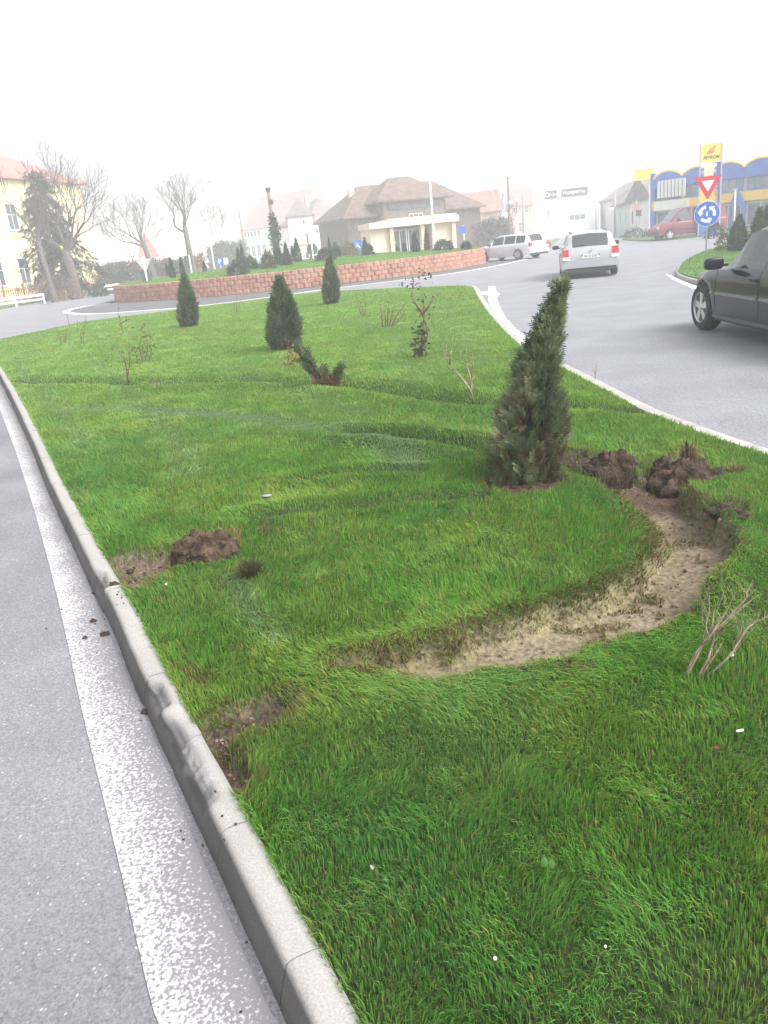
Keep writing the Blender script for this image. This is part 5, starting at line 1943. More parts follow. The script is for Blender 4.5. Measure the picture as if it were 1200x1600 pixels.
# pedestrian crossing sign
r_, z = sign_at('road_sign', 'blue square pedestrian crossing sign with white triangle left of the pavilion', 558, 60, 0, .03, 376, 'grey_metal')
MB().box((0, -.05, z - .33), (.68, .02, .68)).build('plate', M['sign_blue'], r_)
MB().prism([(-.24, z - .52), (.24, z - .52), (0, z - .12)], -.067, -.061).build('white_triangle', M['white'], r_)
pm = MB()
pm.lathe([(.0005, 0), (.035, 0), (.035, .006), (.0005, .006)], 12, axis='y', c=(0, -.074, z - .25))
pm.box((0, -.071, z - .35), (.05, .006, .12)).box((-.035, -.071, z - .45), (.03, .006, .11), rot=Matrix.Rotation(.4, 3, 'Y')).box((.035, -.071, z - .45), (.03, .006, .11), rot=Matrix.Rotation(-.4, 3, 'Y'))
pm.build('walking_figure', M['black'], r_)
# parking sign
r_, z = sign_at('road_sign', 'blue parking sign with white letter P right of the lamp post', 343, 62, 0, .03, 404, 'grey_metal')
MB().box((0, -.05, z - .22), (.5, .02, .46)).build('plate', M['sign_blue'], r_)
MB().box((.42, -.05, z - .22), (.3, .02, .44)).build('side_plate', M['white'], r_)
letters('P', .46, M['white'], r_, (0, -.065, z - .22), bold=.006)
# signs seen from behind
r_, z = sign_at('road_sign', 'back of a give way triangle and round sign on a white post at left', 226, 47, 0, .045, 401, 'white_metal')
tri_plate(r_, 'yield_back', z - .35, .42, -.03, -.01, 'grey_metal')
disc(r_, 'round_back', z - 1.02, .34, 'dark_metal', y=.05)
r_, z = sign_at('road_sign', 'back of a dark round sign on a white post by the cone shrubs', 488, 52, 0, .04, 379, 'white_metal')
disc(r_, 'round_back', z - .38, .34, 'dark_metal', y=.06)
disc(r_, 'lower_back', z - 1.0, .26, 'dark_metal', y=.06)
r_, z = sign_at('road_sign', 'blue plate on a leaning white post left of the tall bare tree', 297, 56, 0, .045, 398, 'white_metal')
MB().box((-.1, .05, z - .35), (.5, .02, .6)).build('plate_back', M['dark_metal'], r_)
r_, z = sign_at('road_sign', 'small blue sign on a post at the right end of the roundabout lawn', 725, 62, 0, .035, 352, 'white_metal')
MB().box((-.12, -.05, z - .3), (.4, .02, .5)).build('plate', M['sign_blue'], r_)
r_, z = sign_at('road_sign', 'back of a dark round sign beside the estate car at the street mouth', 852, 62, 0, .06, 360, 'white_metal')
disc(r_, 'round_back', z - 1.05, .36, 'dark_metal', y=.07)
r_, z = sign_at('road_sign', 'faded round red sign before the white gable house', 994, 70, 0, .03, 312, 'grey_metal')
disc(r_, 'plate', z - .6, .3, 'pink_wall')
r_, z = sign_at('road_sign', 'dark square sign on a thin post before the white gable house', 998, 66, 0, .03, 328, 'grey_metal')
MB().box((0, -.05, z - .22), (.38, .02, .42)).build('plate', M['dark_metal'], r_)
r_, z = sign_at('street_pole', 'thin pale pole with small top fitting before the station front', 1148, 58, 0, .05, 296, 'white_metal', cat='pole')
MB().box((0, 0, z), (.3, .12, .12)).build('fitting', M['grey_metal'], r_)

# ================================================================== RIGHT SPLITTER ISLAND, VERGES
SPL = [(1056, 425), (1062, 414), (1080, 402), (1110, 390), (1150, 383), (1230, 376), (1330, 372), (1340, 440), (1200, 444), (1130, 445), (1085, 437), (1062, 430)]
spl = smooth_line(np.vstack([pxpoly(SPL, .1), pxpoly(SPL[:1], .1)]), 5)[:-1]
ctr = spl.mean(0)
struct(MB().slab([tuple(p) for p in spl], -.01, .10).build('splitter_kerb', M['kerb']))
inn = ctr + (spl - ctr) * .965
struct(MB().slab([tuple(p) for p in inn], .102, .13).build('splitter_lawn', M['verge']))
mn, mx = inn.min(0), inn.max(0)
q = rng.random((60000, 2)) * (mx - mn) + mn
q = q[sdist(q[:, 0], q[:, 1], inn) < -.02]
turf('splitter_grass', q[:, 0], q[:, 1], np.full(len(q), .125), .07, .02)
sl = pxpoly([(1040, 428), (1056, 433), (1085, 446), (1130, 456), (1135, 462), (1080, 450), (1050, 436)], .008)
struct(MB().slab([tuple(p) for p in sl], .004, .008).build('splitter_line', M['paint_far']))
for (px, py, top, wpx, lab) in [(1153, 393, 336, 27, 'stout dark thuja behind the bonnet of the black car'),
                                (1184, 392, 326, 24, 'dark thuja at the right edge behind the black car'),
                                (1197, 390, 322, 20, 'narrower thuja at the extreme right edge of the splitter island')]:
    p = at(px, py, .13)
    D = math.hypot(p.x, p.y)
    root = thing('thuja_shrub', lab, 'conifer', p, group='thujas on the splitter island')
    hh = zat(px, top, D) - .13
    wm = wpx / FPX * D / 2
    conifer(root, [np.array([0, 0, 0.]), np.array([0, 0, hh * .35]), np.array([0, 0, hh * .7]), np.array([0, 0, hh])], [wm * .8, wm, wm * .9, wm * .65, wm * .35, .02], 1500, hh * .09, hh * .007, nl=3, lumps=.12)
p = at(1137, 392, .13)
root = thing('brown_bush', 'low brown leafy bush beside the sign on the splitter island', 'bush', p)
blob_bush(root, .42, .62, 420, .1, .016, ((.12, .085, .06), (.09, .08, .05), (.06, .075, .04)))
# verge in front of the station
struct(MB().slab([tuple(p) for p in smooth_line(np.vstack([pxpoly([(972, 375), (1000, 371), (1060, 366), (1140, 358), (1300, 345), (1300, 352), (1140, 366), (1060, 374), (1000, 377)], 0), pxpoly([(972, 375)], 0)]), 3)[:-1]], -.01, .10).build('station_verge', M['verge']))
struct(MB().slab([tuple(p) for p in pxpoly([(842, 388), (848, 380), (870, 372), (874, 374), (856, 388), (846, 393)], 0)], -.01, .08).build('street_verge', M['verge']))
wl_ = pxpoly([(848, 396), (880, 380), (872, 376), (876, 374), (884, 379), (852, 398)], .008)
# green strip and pavement at the left, beyond the ring road
lo_px = [(-60, 488), (0, 484), (60, 472), (110, 465), (170, 458), (240, 446), (300, 437)]
hi_px = [(-60, 476), (0, 470), (60, 461), (110, 455), (150, 449), (230, 438), (300, 431)]
nv_ = len(lo_px)
lo3, hi3 = [at(*p, 0) for p in lo_px], [at(*p, 0) for p in hi_px]
mb = MB()
mb.add([(p.x, p.y, .08) for p in lo3] + [(p.x, p.y, .10) for p in hi3] + [(p.x, p.y - .02, -.01) for p in lo3],
       [(i, i + 1, nv_ + i + 1, nv_ + i) for i in range(nv_ - 1)] + [(2 * nv_ + i, 2 * nv_ + i + 1, i + 1, i) for i in range(nv_ - 1)])
struct(mb.build('left_verge', M['verge']))
struct(MB().add([(-140, 62, .003), (-6, 76, .003), (14, 76, .003), (14, 140, .003), (-140, 140, .003)], [(0, 1, 2, 3, 4)]).build('yard_pavement', M['pavement']))
# guard rails
for (xa_, xb_, D_, lab) in [(-30, 62, 58, 'white guard rail before the yellow school at far left'), (132, 182, 66, 'short white guard rail behind the left end of the red wall')]:
    pa, pb = gp(xa_, D_), gp(xb_, D_ + 2)
    L_ = (pb - pa).length
    root = thing('guard_rail', lab, 'guard rail', pa, math.atan2(pb.y - pa.y, pb.x - pa.x), 'white guard rails')
    MB().box((L_ / 2, 0, .58), (L_, .06, .16)).box((L_ / 2, 0, .30), (L_, .05, .12)).build('rail', M['white_metal'], root)
    for i in range(int(L_ / 1.5) + 1):
        MB().box((i * L_ / int(L_ / 1.5), .06, .33), (.1, .06, .66)).build('post', M['white_metal'], root)
# rusty red fence and hedges
pa, pb = gp(-30, 63), gp(150, 67)
L_ = (pb - pa).length
root = thing('garden_fence', 'low rusty red picket fence in front of the yellow school', 'fence', pa, math.atan2(pb.y - pa.y, pb.x - pa.x))
m = MB()
for i in range(int(L_ / .16)):
    m.box((i * .16, 0, .62), (.05, .03, 1.1))
m.build('pickets', M['brick_fence'], root)
MB().box((L_ / 2, .035, .25), (L_, .03, .07)).box((L_ / 2, .035, 1.0), (L_, .03, .07)).build('rails', M['brick_fence'], root)
for i in range(7):
    MB().box((L_ * i / 6, .1, .7), (.12, .09, 1.4)).build('post', M['brick_fence'], root)


def hedge(name, label, xa_, xb_, D_, hh, dd, n, L, lw, cols, cat='hedge', tilt=0.0):
    pa, pb = gp(xa_, D_), gp(xb_, D_ + tilt)
    L_ = (pb - pa).length
    root = thing(name, label, cat, pa, math.atan2(pb.y - pa.y, pb.x - pa.x))
    x = rng.random(n) * L_
    P = np.stack([x, (rng.random(n) - .5) * dd, rng.random(n) ** .8 * hh * (.7 + .5 * fbm(x, x * 0, .8, 3))], -1)
    c = np.array([cols[i] for i in rng.integers(0, len(cols), n)]) * (.7 + .6 * rng.random((n, 1)))
    lst = []
    spray(lst, P, rng.normal(0, .7, (n, 3)) + np.array([0, 0, .8]), L, lw, c, 2)
    spray_build('foliage', lst, root)
    m = MB()
    for i in range(max(3, int(L_ * 2.2))):
        xx = random.uniform(0, L_)
        m.tube([(xx, 0, -.05), (xx + random.uniform(-.2, .2), random.uniform(-.2, .2), hh * random.uniform(.6, .95))], [.03, .012], 4)
    m.build('stems', M['bark_red'], root)
    return root


hedge('bare_hedge', 'tangled reddish bare hedge in front of the school fence', 18, 118, 61, 1.5, .5, 380, .35, .016, ((.26, .13, .09), (.2, .12, .09)))
hedge('brown_hedge', 'long grey-brown hedge behind the left half of the roundabout', 152, 300, 80, 2.1, .9, 2600, .35, .05, ((.12, .085, .07), (.09, .075, .06), (.11, .10, .075)))
hedge('dark_hedge', 'dark leafless shrubbery at the foot of the barn right of the pavilion', 740, 800, 84, 2.6, 1.2, 1500, .4, .05, ((.10, .085, .085), (.13, .105, .10)))
hedge('autumn_hedge', 'orange tinted shrub behind the tall bare tree', 302, 318, 78, 2.3, .8, 420, .3, .05, ((.3, .14, .07), (.22, .12, .07)))
hedge('far_hedge', 'faint green-grey shrubs between the lamp post and the attic house', 326, 384, 100, 3.2, 1.5, 1100, .5, .08, ((.10, .11, .09), (.13, .12, .10)))
p = gp(150, 62)
root = thing('round_bush', 'single small dark green bush before the short guard rail', 'bush', p)
blob_bush(root, .45, 1.0, 400, .16, .03, ((.025, .055, .035), (.035, .07, .04)))
p = gp(186, 78)
root = thing('round_bush', 'dark rounded bush in front of the garden shed', 'bush', p)
blob_bush(root, .9, 1.6, 500, .25, .05, ((.03, .05, .04), (.05, .065, .05)))
p = gp(1162, 63)
root = thing('round_bush', 'dark low bush behind the rear of the red van', 'bush', gp(1118, 55))
blob_bush(root, .5, .85, 360, .16, .03, ((.03, .05, .04),))
root = thing('round_bush', 'low grey-green bush at the foot of the white gable house', 'bush', gp(992, 72))
blob_bush(root, 1.0, .7, 360, .18, .03, ((.08, .1, .08), (.06, .08, .07)))


# ================================================================== VEHICLES
def wheel(root, x, y, r, wd, side, steer=0.0, spokes=5):
    o = MB()
    o.lathe([(r * .66, -wd * .5), (r * .9, -wd * .5), (r * .985, -wd * .36), (r, -wd * .1), (r, wd * .1), (r * .985, wd * .36), (r * .9, wd * .5), (r * .66, wd * .5)], 36)
    wobj = o.build('wheel', M['tyre'], root, smooth=True, angle=40)
    wobj.location = (x, y, r)
    wobj.rotation_euler = (0, 0, steer)
    m = MB()
    s = side
    ro = r * .68
    m.lathe([(ro, s * wd * .49), (ro * .94, s * wd * .5), (ro * .9, s * wd * .42), (ro * .88, s * wd * .1)], 36)
    m.lathe([(.001, s * wd * .5), (ro * .2, s * wd * .5), (ro * .24, s * wd * .42), (ro * .24, s * wd * .2)], 20)
    for k in range(spokes):
        a = 2 * math.pi * k / spokes + .3
        q = Matrix.Rotation(-a, 3, 'Y')
        hw0, hw1 = ro * .16, ro * .24
        vs = [(ro * .15, s * wd * .44, -hw0), (ro * .93, s * wd * .4, -hw1), (ro * .93, s * wd * .4, hw1), (ro * .15, s * wd * .44, hw0),
              (ro * .15, s * wd * .3, -hw0), (ro * .93, s * wd * .28, -hw1), (ro * .93, s * wd * .28, hw1), (ro * .15, s * wd * .3, hw0)]
        vs = [q @ Vector(v) for v in vs]
        m.add(vs, [(0, 1, 2, 3), (4, 7, 6, 5), (0, 4, 5, 1), (1, 5, 6, 2), (2, 6, 7, 3), (3, 7, 4, 0)])
    m.build('rim', M['rim'], wobj)
    MB().lathe([(.001, s * wd * .08), (ro * .9, s * wd * .08)], 24).build('brake_disc', M['dark_metal'], wobj)
    return wobj


def car_body(root, S, paint, glass, wheels, wr, windows, wind, rear, doors=(), arch=1.14, rows_extra=True):
    """lofted body. S: key stations (x, half width, zbot, zbelt, zroof, roof half width). front = +x"""
    S = sorted(S, key=lambda s: s[0])
    sx = np.array([s[0] for s in S])
    xs = set(np.round(np.linspace(sx[0], sx[-1], int((sx[-1] - sx[0]) / .07)), 4)) | set(sx)
    for a, b in list(windows) + [wind, rear] + list(doors):
        xs |= {a, b}
    xs = np.array(sorted(xs))
    xs = xs[np.concatenate([[True], np.diff(xs) > .004])]
    f = [np.interp(xs, sx, [s[j] for s in S]) for j in range(1, 6)]
    half, zb, zbelt, zroof, wroof = f
    arches = np.zeros(len(xs))
    for wx in wheels:
        Ra = wr * arch
        d = np.abs(xs - wx)
        arches = np.maximum(arches, np.where(d < Ra, wr + np.sqrt(np.maximum(Ra * Ra - d * d, 0)), 0))
    G = []
    for i in range(len(xs)):
        w_, b_, bl_, rf, wrf = half[i], zb[i], zbelt[i], zroof[i], wroof[i]
        lift = max(b_, arches[i])
        gh = max(rf - bl_, 0.0)
        k = min(1.0, gh / .25)
        zmid = b_ + .55 * (bl_ - b_)
        pts = [(0, b_ + .02), (w_ * .78, b_ + .01 if arches[i] <= b_ else b_ + .02), (w_ * .955, lift), (w_ * .985, max(b_ + .1, lift + .012)), (w_, max(zmid, lift + .03)), (w_ * .985, max(bl_ - .11, lift + .05)), (w_ * .955, max(bl_ - .02, lift + .06)),
               (w_ * .925, bl_ + .004)]
        hood = [(w_ * .82, bl_ + .025), (w_ * .6, bl_ + .045), (0, bl_ + .06)]
        green = [(w_ * .90 * .25 + .75 * (wrf + (w_ * .9 - wrf) * .12), rf - .07), (wrf * .93, rf - .02), (0, rf + .015)]
        for (a, b2) in zip(hood, green):
            pts.append((a[0] * (1 - k) + b2[0] * k, a[1] * (1 - k) + b2[1] * k))
        G.append(pts)
    nr = len(G[0])
    parts = {}

    def put(key, quad, mirror=True):
        if key.startswith('side_window'):
            for sg, flip in ((1, 1), (-1, -1)):
                parts.setdefault(key + str(sg), MB()).add([(xs[i], sg * G[i][j][0], G[i][j][1]) for i, j in quad], [(0, 1, 2, 3)[::flip]])
            return
        parts.setdefault(key, MB())
        m = parts[key]
        vs = [(xs[i], G[i][j][0], G[i][j][1]) for i, j in quad]
        m.add(vs, [(0, 1, 2, 3)])
        m.add([(v[0], -v[1], v[2]) for v in vs], [(3, 2, 1, 0)])
    for i in range(len(xs) - 1):
        xm = (xs[i] + xs[i + 1]) / 2
        for j in range(nr - 1):
            key = 'body'
            if j == 7 and any(a < xm < b for a, b in windows):
                key = 'side_window' + str([n_ for n_, (a, b) in enumerate(windows) if a < xm < b][0])
            if j >= 9 and wind[0] < xm < wind[1]:
                key = 'windscreen'
            if j >= 9 and rear[0] < xm < rear[1]:
                key = 'rear_window'
            if j < 1:
                key = 'underbody'
            put(key, [(i, j), (i + 1, j), (i + 1, j + 1), (i, j + 1)])
    for i in (0, len(xs) - 1):
        vs = [(xs[i], p[0], p[1]) for p in G[i]] + [(xs[i], -p[0], p[1]) for p in G[i][::-1]]
        parts['body'].add(vs, [tuple(range(len(vs)))])
    import bmesh
    for key, m in parts.items():
        key = 'side_window' if key.startswith('side_w') else key
        me = m.mesh(key, {'body': paint, 'underbody': M['plastic']}.get(key, glass), smooth=True)
        bm = bmesh.new()
        bm.from_mesh(me)
        bmesh.ops.remove_doubles(bm, verts=bm.verts, dist=.0008)
        bmesh.ops.recalc_face_normals(bm, faces=bm.faces)
        bm.to_mesh(me)
        bm.free()
        me.polygons.foreach_set('use_smooth', [True] * len(me.polygons))
        me.set_sharp_from_angle(angle=R(38))
        link(key, me, root)

    def side_y(x, z):
        pts = [np.interp(x, xs, [G[i][j][0] for i in range(len(xs))]) for j in range(nr)]
        zs = [np.interp(x, xs, [G[i][j][1] for i in range(len(xs))]) for j in range(nr)]
        return float(np.interp(z, zs[2:9], pts[2:9]))
    # door seams
    for di_, (a, b) in enumerate(doors):
        for x in ((a, b) if di_ == 0 else (b,)):
            zlo = float(np.interp(x, sx, [s[2] for s in S])) + .12
            zhi = float(np.interp(x, sx, [s[3] for s in S])) - .02
            for sg in (-1, 1):
                MB().tube([(x, sg * (side_y(x, z) + .001), z) for z in np.linspace(zlo, zhi, 6)], .005, 4).build('door_seam', M['plastic'], root)
        for sg in (-1, 1):
            zl = float(np.interp((a + b) / 2, sx, [s[3] for s in S]))
            hx_ = a + .16
            MB().box((hx_, sg * (side_y(hx_, zl - .12) + .012), zl - .12), (.17, .03, .035)).build('door_handle', paint, root)
    return side_y


def mirror_pair(root, x, y, z, mt, s=1.0):
    for sg in (-1, 1):
        m = MB()
        n_ = 10
        vs, fs = [], []
        sp_ = lambda c_, e_: math.copysign(abs(c_) ** e_, c_)
        for a_ in range(n_ + 1):
            ph = math.pi * a_ / n_ - math.pi / 2
            for b_ in range(2 * n_):
                th = math.pi * b_ / n_
                vs.append((x + .055 * s * sp_(math.cos(ph), .5) * sp_(math.cos(th), .5), sg * (y + .12 * s) + .11 * s * sp_(math.cos(ph), .5) * sp_(math.sin(th), .5), z + .07 * s * sp_(math.sin(ph), .6)))
        for a_ in range(n_):
            for b_ in range(2 * n_):
                fs.append((a_ * 2 * n_ + b_, a_ * 2 * n_ + (b_ + 1) % (2 * n_), (a_ + 1) * 2 * n_ + (b_ + 1) % (2 * n_), (a_ + 1) * 2 * n_ + b_))
        m.add(vs, fs)
        m.box((x, sg * (y + .01), z - .03), (.05, .12, .03))
        m.build('wing_mirror', mt, root, smooth=True, angle=50)


def estate_car(label, paint, glass, loc, rz, plate=None, wheels_sp=7):
    root = thing('estate_car', label, 'car', loc, rz)
    S = [(-2.17, .70, .36, .62, .62, .5), (-2.15, .78, .30, .80, .80, .55), (-2.10, .835, .27, .95, .955, .60), (-2.04, .85, .26, .955, 1.02, .60), (-1.84, .86, .25, .955, 1.385, .555),
         (-1.70, .865, .24, .95, 1.435, .56), (-.9, .87, .20, .945, 1.475, .58), (-.1, .87, .20, .935, 1.48, .585), (.35, .87, .20, .925, 1.44, .57), (.55, .87, .20, .92, 1.39, .56),
         (1.18, .865, .20, .90, .905, .60), (1.3, .86, .21, .885, .885, .58), (1.75, .84, .22, .82, .82, .55), (2.02, .76, .24, .72, .72, .5), (2.16, .62, .30, .58, .58, .4)]
    car_body(root, S, paint, glass, (-1.28, 1.28), .305, [(-1.75, -1.12), (-1.05, -.28), (-.20, .62)], (.5, 1.16), (-2.06, -1.82), [(-1.08, -.24), (-.24, .85)])
    for x in (-1.28, 1.28):
        for sg in (-1, 1):
            wheel(root, x, sg * .755, .305, .19, sg, spokes=wheels_sp)
    mirror_pair(root, .72, .86, .98, M['plastic'])
    MB().box((-2.165, 0, .46), (.10, 1.56, .22)).box((-2.10, .775, .44), (.2, .12, .2)).box((-2.10, -.775, .44), (.2, .12, .2)).build('bumper', paint, root)
    MB().box((-2.13, 0, .29), (.14, 1.5, .13)).build('bumper_shade_strip', M['plastic'], root)  # dark strip added to stand for the shadow under the bumper
    MB().tube([(-2.19, -.35, .27), (-1.9, -.35, .27)], .03, 8).build('exhaust', M['grey_metal'], root)
    for sg in (-1, 1):
        lamp = MB().box((-2.12, sg * .735, .83), (.15, .2, .24), taper=.85).build('tail_lamp', M['redlamp'], root)
        MB().box((-2.15, sg * .715, .665), (.12, .21, .11)).build('reverse_lens', M['clearlamp'], lamp)
    pl = MB().box((-2.178, 0, .70), (.02, .52, .115)).build('number_plate', M['plate'], root)
    if plate:
        letters(plate, .1, M['black'], pl, (-2.19, 0, .70), rot=(math.pi / 2, 0, -math.pi / 2), width=.4)
        for sg in (-1, 1):
            MB().box((-2.186, sg * .245, .735), (.02, .03, .06)).build('plate_clip', M['black'], pl)
    MB().lathe([(.001, 0), (.05, 0), (.05, .01), (.001, .01)], 16, axis='y').build('badge', M['rim'], root)
    bd = [o for o in COL.objects if o.parent == root and o.name.startswith('badge')][-1]
    bd.location = (-2.155, 0, .845)
    bd.rotation_euler = (0, 0, math.pi / 2)
    MB().tube([(-2.06, .0, 1.0), (-2.0, .35, 1.09)], .008, 4).build('wiper', M['plastic'], root)
    for sg in (-1, 1):
        MB().tube([(-1.6, sg * .53, 1.435), (-.9, sg * .55, 1.485), (.2, sg * .55, 1.465)], .014, 5).build('roof_rail', M['plastic'] if plate else paint, root)
        MB().box((2.02, sg * .6, .64), (.16, .3, .14), taper=.8).build('headlamp', M['clearlamp'], root)
    root.scale = (1.0, 1.02, .945)
    MB().box((-.55, 0, .62), (.2, 1.25, .55)).box((.1, .36, .7), (.16, .5, .7)).box((.1, -.36, .7), (.16, .5, .7)).build('seats', M['dark_metal'], root)
    return root


p = at(917, 433, 0)
D = math.hypot(p.x, p.y)
ctr = gp(916, D + 1.6)
estate_car('silver estate car seen from behind driving towards the white hall', M['whitecar'], M['carglass'], ctr, math.pi / 2 - math.atan2(ctr.x, ctr.y) + R(3), plate='AB 55 SMZ')
c2 = gp(795, 50)
estate_car('pale silver estate car circling the roundabout past the red wall end', M['silver'], M['paleglass'], c2, R(130), plate=None)

# black saloon at the right edge
wpt = at(1104, 515, 0)
hd = math.pi / 2 - R(2)
root = thing('saloon_car', 'black saloon car cut off by the right edge with silver alloy wheel', 'car', (0, 0, 0), hd)
fwd = Vector((math.cos(hd), math.sin(hd), 0))
lft = Vector((-math.sin(hd), math.cos(hd), 0))
root.location = wpt - fwd * 1.42 - lft * .80
S = [(-2.32, .72, .38, .70, .70, .5), (-2.25, .82, .30, .86, .86, .55), (-2.0, .88, .25, .92, .92, .58), (-1.75, .895, .22, .925, .94, .60), (-1.05, .90, .20, .92, 1.36, .57), (-.55, .905, .19, .91, 1.42, .58),
     (.1, .905, .19, .90, 1.42, .585), (.38, .905, .19, .895, 1.37, .57), (1.08, .90, .19, .865, .87, .6), (1.3, .895, .2, .845, .845, .6), (1.75, .85, .21, .79, .79, .58), (1.98, .73, .24, .71, .71, .5), (2.10, .58, .3, .60, .60, .42), (2.14, .48, .34, .52, .52, .4)]
sy = car_body(root, S, M['blackcar'], M['paleglass'], (-1.42, 1.42), .33, [(-1.35, -.5), (-.42, .5)], (.32, 1.06), (-1.72, -1.02), [(-1.0, -.45), (-.45, .92)], arch=1.12)
for x in (-1.42, 1.42):
    for sg in (-1, 1):
        wheel(root, x, sg * .80, .33, .225, sg, steer=R(3) if x > 0 else 0, spokes=5)
mirror_pair(root, .62, .9, .97, M['blackcar'], 1.15)
tr_ = MB()
for sg in (-1, 1):
    for xa_, xb_ in ((-.95, -.5), (-.42, .88), (.96, 1.06)):
        tr_.tube([(x, sg * (sy(x, .55) + .004), .56) for x in np.linspace(xa_, xb_, 8)], .022, 5)
tr_.build('side_moulding', M['moulding'], root)
sk_ = MB()
for sg in (-1, 1):
    sk_.tube([(x, sg * (sy(x, .27) - .005), .25) for x in np.linspace(-1.0, 1.0, 12)], .03, 5)
sk_.build('sill_trim', M['dark_metal'], root)
for sg in (-1, 1):
    MB().box((2.0, sg * .5, .62), (.2, .34, .13), taper=.8).build('headlamp', M['clearlamp'], root)
    MB().box((-2.26, sg * .62, .78), (.14, .3, .15), taper=.85).build('tail_lamp', M['redlamp'], root)
    MB().box((1.2, sg * (sy(1.2, .62) + .004), .66), (.08, .02, .035)).build('side_repeater', M['orange'], root)
MB().box((2.1, 0, .42), (.1, 1.0, .16)).build('bumper', M['blackcar'], root)
MB().box((0, .36, .75), (.18, .5, .8)).box((0, -.36, .75), (.18, .5, .8)).build('seats', M['dark_metal'], root)

# red van
c = gp(1073, 61)
root = thing('red_van', 'dull red van with side windows parked before the station', 'van', c, math.pi + R(4))
S = [(-2.4, .80, .42, .9, .9, .7), (-2.36, .9, .36, 1.12, 1.5, .72), (-2.25, .93, .34, 1.14, 1.9, .74), (-2.0, .95, .32, 1.14, 1.98, .76), (-.5, .95, .30, 1.14, 2.0, .78), (.55, .95, .30, 1.12, 1.96, .76), (.75, .95, .30, 1.12, 1.9, .75), (1.6, .94, .30, 1.08, 1.10, .7), (1.75, .93, .30, 1.04, 1.04, .7), (2.2, .86, .32, .88, .88, .6), (2.42, .74, .36, .72, .72, .5), (2.46, .66, .40, .62, .62, .5)]
sy = car_body(root, S, M['redcar'], M['carglass'], (-1.4, 1.55), .33, [(-2.0, -.75), (-.65, .15), (.28, 1.1)], (.72, 1.55), (-2.36, -2.25), [(-.7, .2), (.2, 1.2)], arch=1.1)
for x in (-1.4, 1.55):
    for sg in (-1, 1):
        wheel(root, x, sg * .84, .33, .2, sg)
mirror_pair(root, 1.05, .95, 1.22, M['plastic'], 1.4)
MB().box((2.4, 0, .48), (.16, 1.55, .26)).build('bumper', M['plastic'], root)
st = MB()
for sg in (-1, 1):
    st.tube([(x, sg * (sy(x, .66) + .004), .66) for x in np.linspace(-2.1, 1.1, 14)], .035, 5)
    MB().box((2.22, sg * .62, .78), (.22, .34, .2), taper=.8).build('headlamp', M['clearlamp'], root)
    MB().box((-2.36, sg * .8, .95), (.1, .14, .4)).build('tail_lamp', M['redlamp'], root)
st.build('side_moulding', M['plastic'], root)


# ================================================================== SOIL CLODS, LITTER
def clod(name, label, px, py, sx, sy_, sz, mt, seed, cat='soil clod', group=None, z=None, lift=0.0, rough=.35, freq=3.0, rz=0.0, n=28):
    p = at(px, py, ZL if z is None else z)
    if z is None:
        p.z = zlawn(p) - .01 + lift
    vs, fs = [], []
    m = MB()
    for i in range(n + 1):
        ph = math.pi * i / n
        for k in range(n * 2):
            th = math.pi * k / n
            d = np.array([math.cos(th) * math.sin(ph), math.sin(th) * math.sin(ph), math.cos(ph)])
            q = float(fbm(d[0] * 1.7 + seed, d[1] * 1.7 + d[2] * 1.3, freq, seed, 5)) - .5
            q2 = abs(float(vnoise(d[0] * 2 + seed * 3, d[1] * 2 + d[2], freq * .8, seed + 2)) - .5)
            r_ = 1 + rough * 2.0 * q - rough * max(0, .18 - q2) * 2.2
            vs.append((d[0] * sx * r_, d[1] * sy_ * r_, max(-.05, d[2] * sz * r_)))
    N = n * 2
    for i in range(n):
        for k in range(N):
            fs.append((i * N + k, (i + 1) * N + k, (i + 1) * N + (k + 1) % N, i * N + (k + 1) % N))
    m.add(vs, fs)
    if isinstance(label, tuple):
        root = label[0]
        o = m.build(name, M[mt], root, smooth=True)
        o.location = p - root.location
        return o
    o = m.build(name, M[mt], smooth=True)
    o.location = p
    o.rotation_euler = (0, 0, rz)
    return tag(o, label, cat, group)


def fringe(parent, n, rx, ry, z0, h_, cols, name='grass_fringe', up=1.0, a0=0, a1=6.28, lean=.8):
    a = a0 + rng.random(n) * (a1 - a0)
    k = .85 + .2 * rng.random(n)
    x, y = rx * np.cos(a) * k, ry * np.sin(a) * k
    c = np.array([cols[i] for i in rng.integers(0, len(cols), n)]) * (.7 + .6 * rng.random((n, 1)))
    me = blade_mesh(name, x, y, np.full(n, z0) * (.5 + .6 * rng.random(n)), h_ * (.6 + .7 * rng.random(n)), np.full(n, .004), a + rng.normal(0, .6, n), np.clip(rng.normal(lean, .3, n), 0, 1.6), rng.random(n) * 6.28, c, c * 1.1, M['grass'])
    return link(name, me, parent)


# overturned sod beside the kerb
o = clod('soil_mound', 'large brown overturned sod lying beside the left kerb', 322, 868, .20, .13, .155, 'clod', 4, rough=.27, freq=1.9, rz=.1, n=56)
fringe(o, 260, .17, .11, .03, .05, [(.22, .16, .07), (.12, .12, .04), (.06, .12, .02)])
fringe(o, 110, .19, .10, .11, .05, [(.3, .2, .09), (.25, .2, .08)], a0=-.3, a1=1.3)
o = clod('soil_clod', 'small brown lump touching the left end of the overturned sod', 276, 880, .055, .05, .05, 'clod', 9, group='soil clods on the lawn')
fringe(o, 80, .05, .045, .03, .04, [(.2, .15, .07)])
o = clod('turf_lump', 'small dark tuft of torn grass standing right of the overturned sod', 393, 900, .055, .045, .045, 'clod_dark', 12, cat='turf lump', group='torn turf lumps')
fringe(o, 420, .045, .04, .035, .065, [(.05, .075, .03), (.09, .09, .04), (.16, .13, .06)], lean=.6)
fringe(o, 160, .015, .015, .05, .06, [(.05, .075, .03), (.09, .09, .04)], 'grass_top', lean=.5)
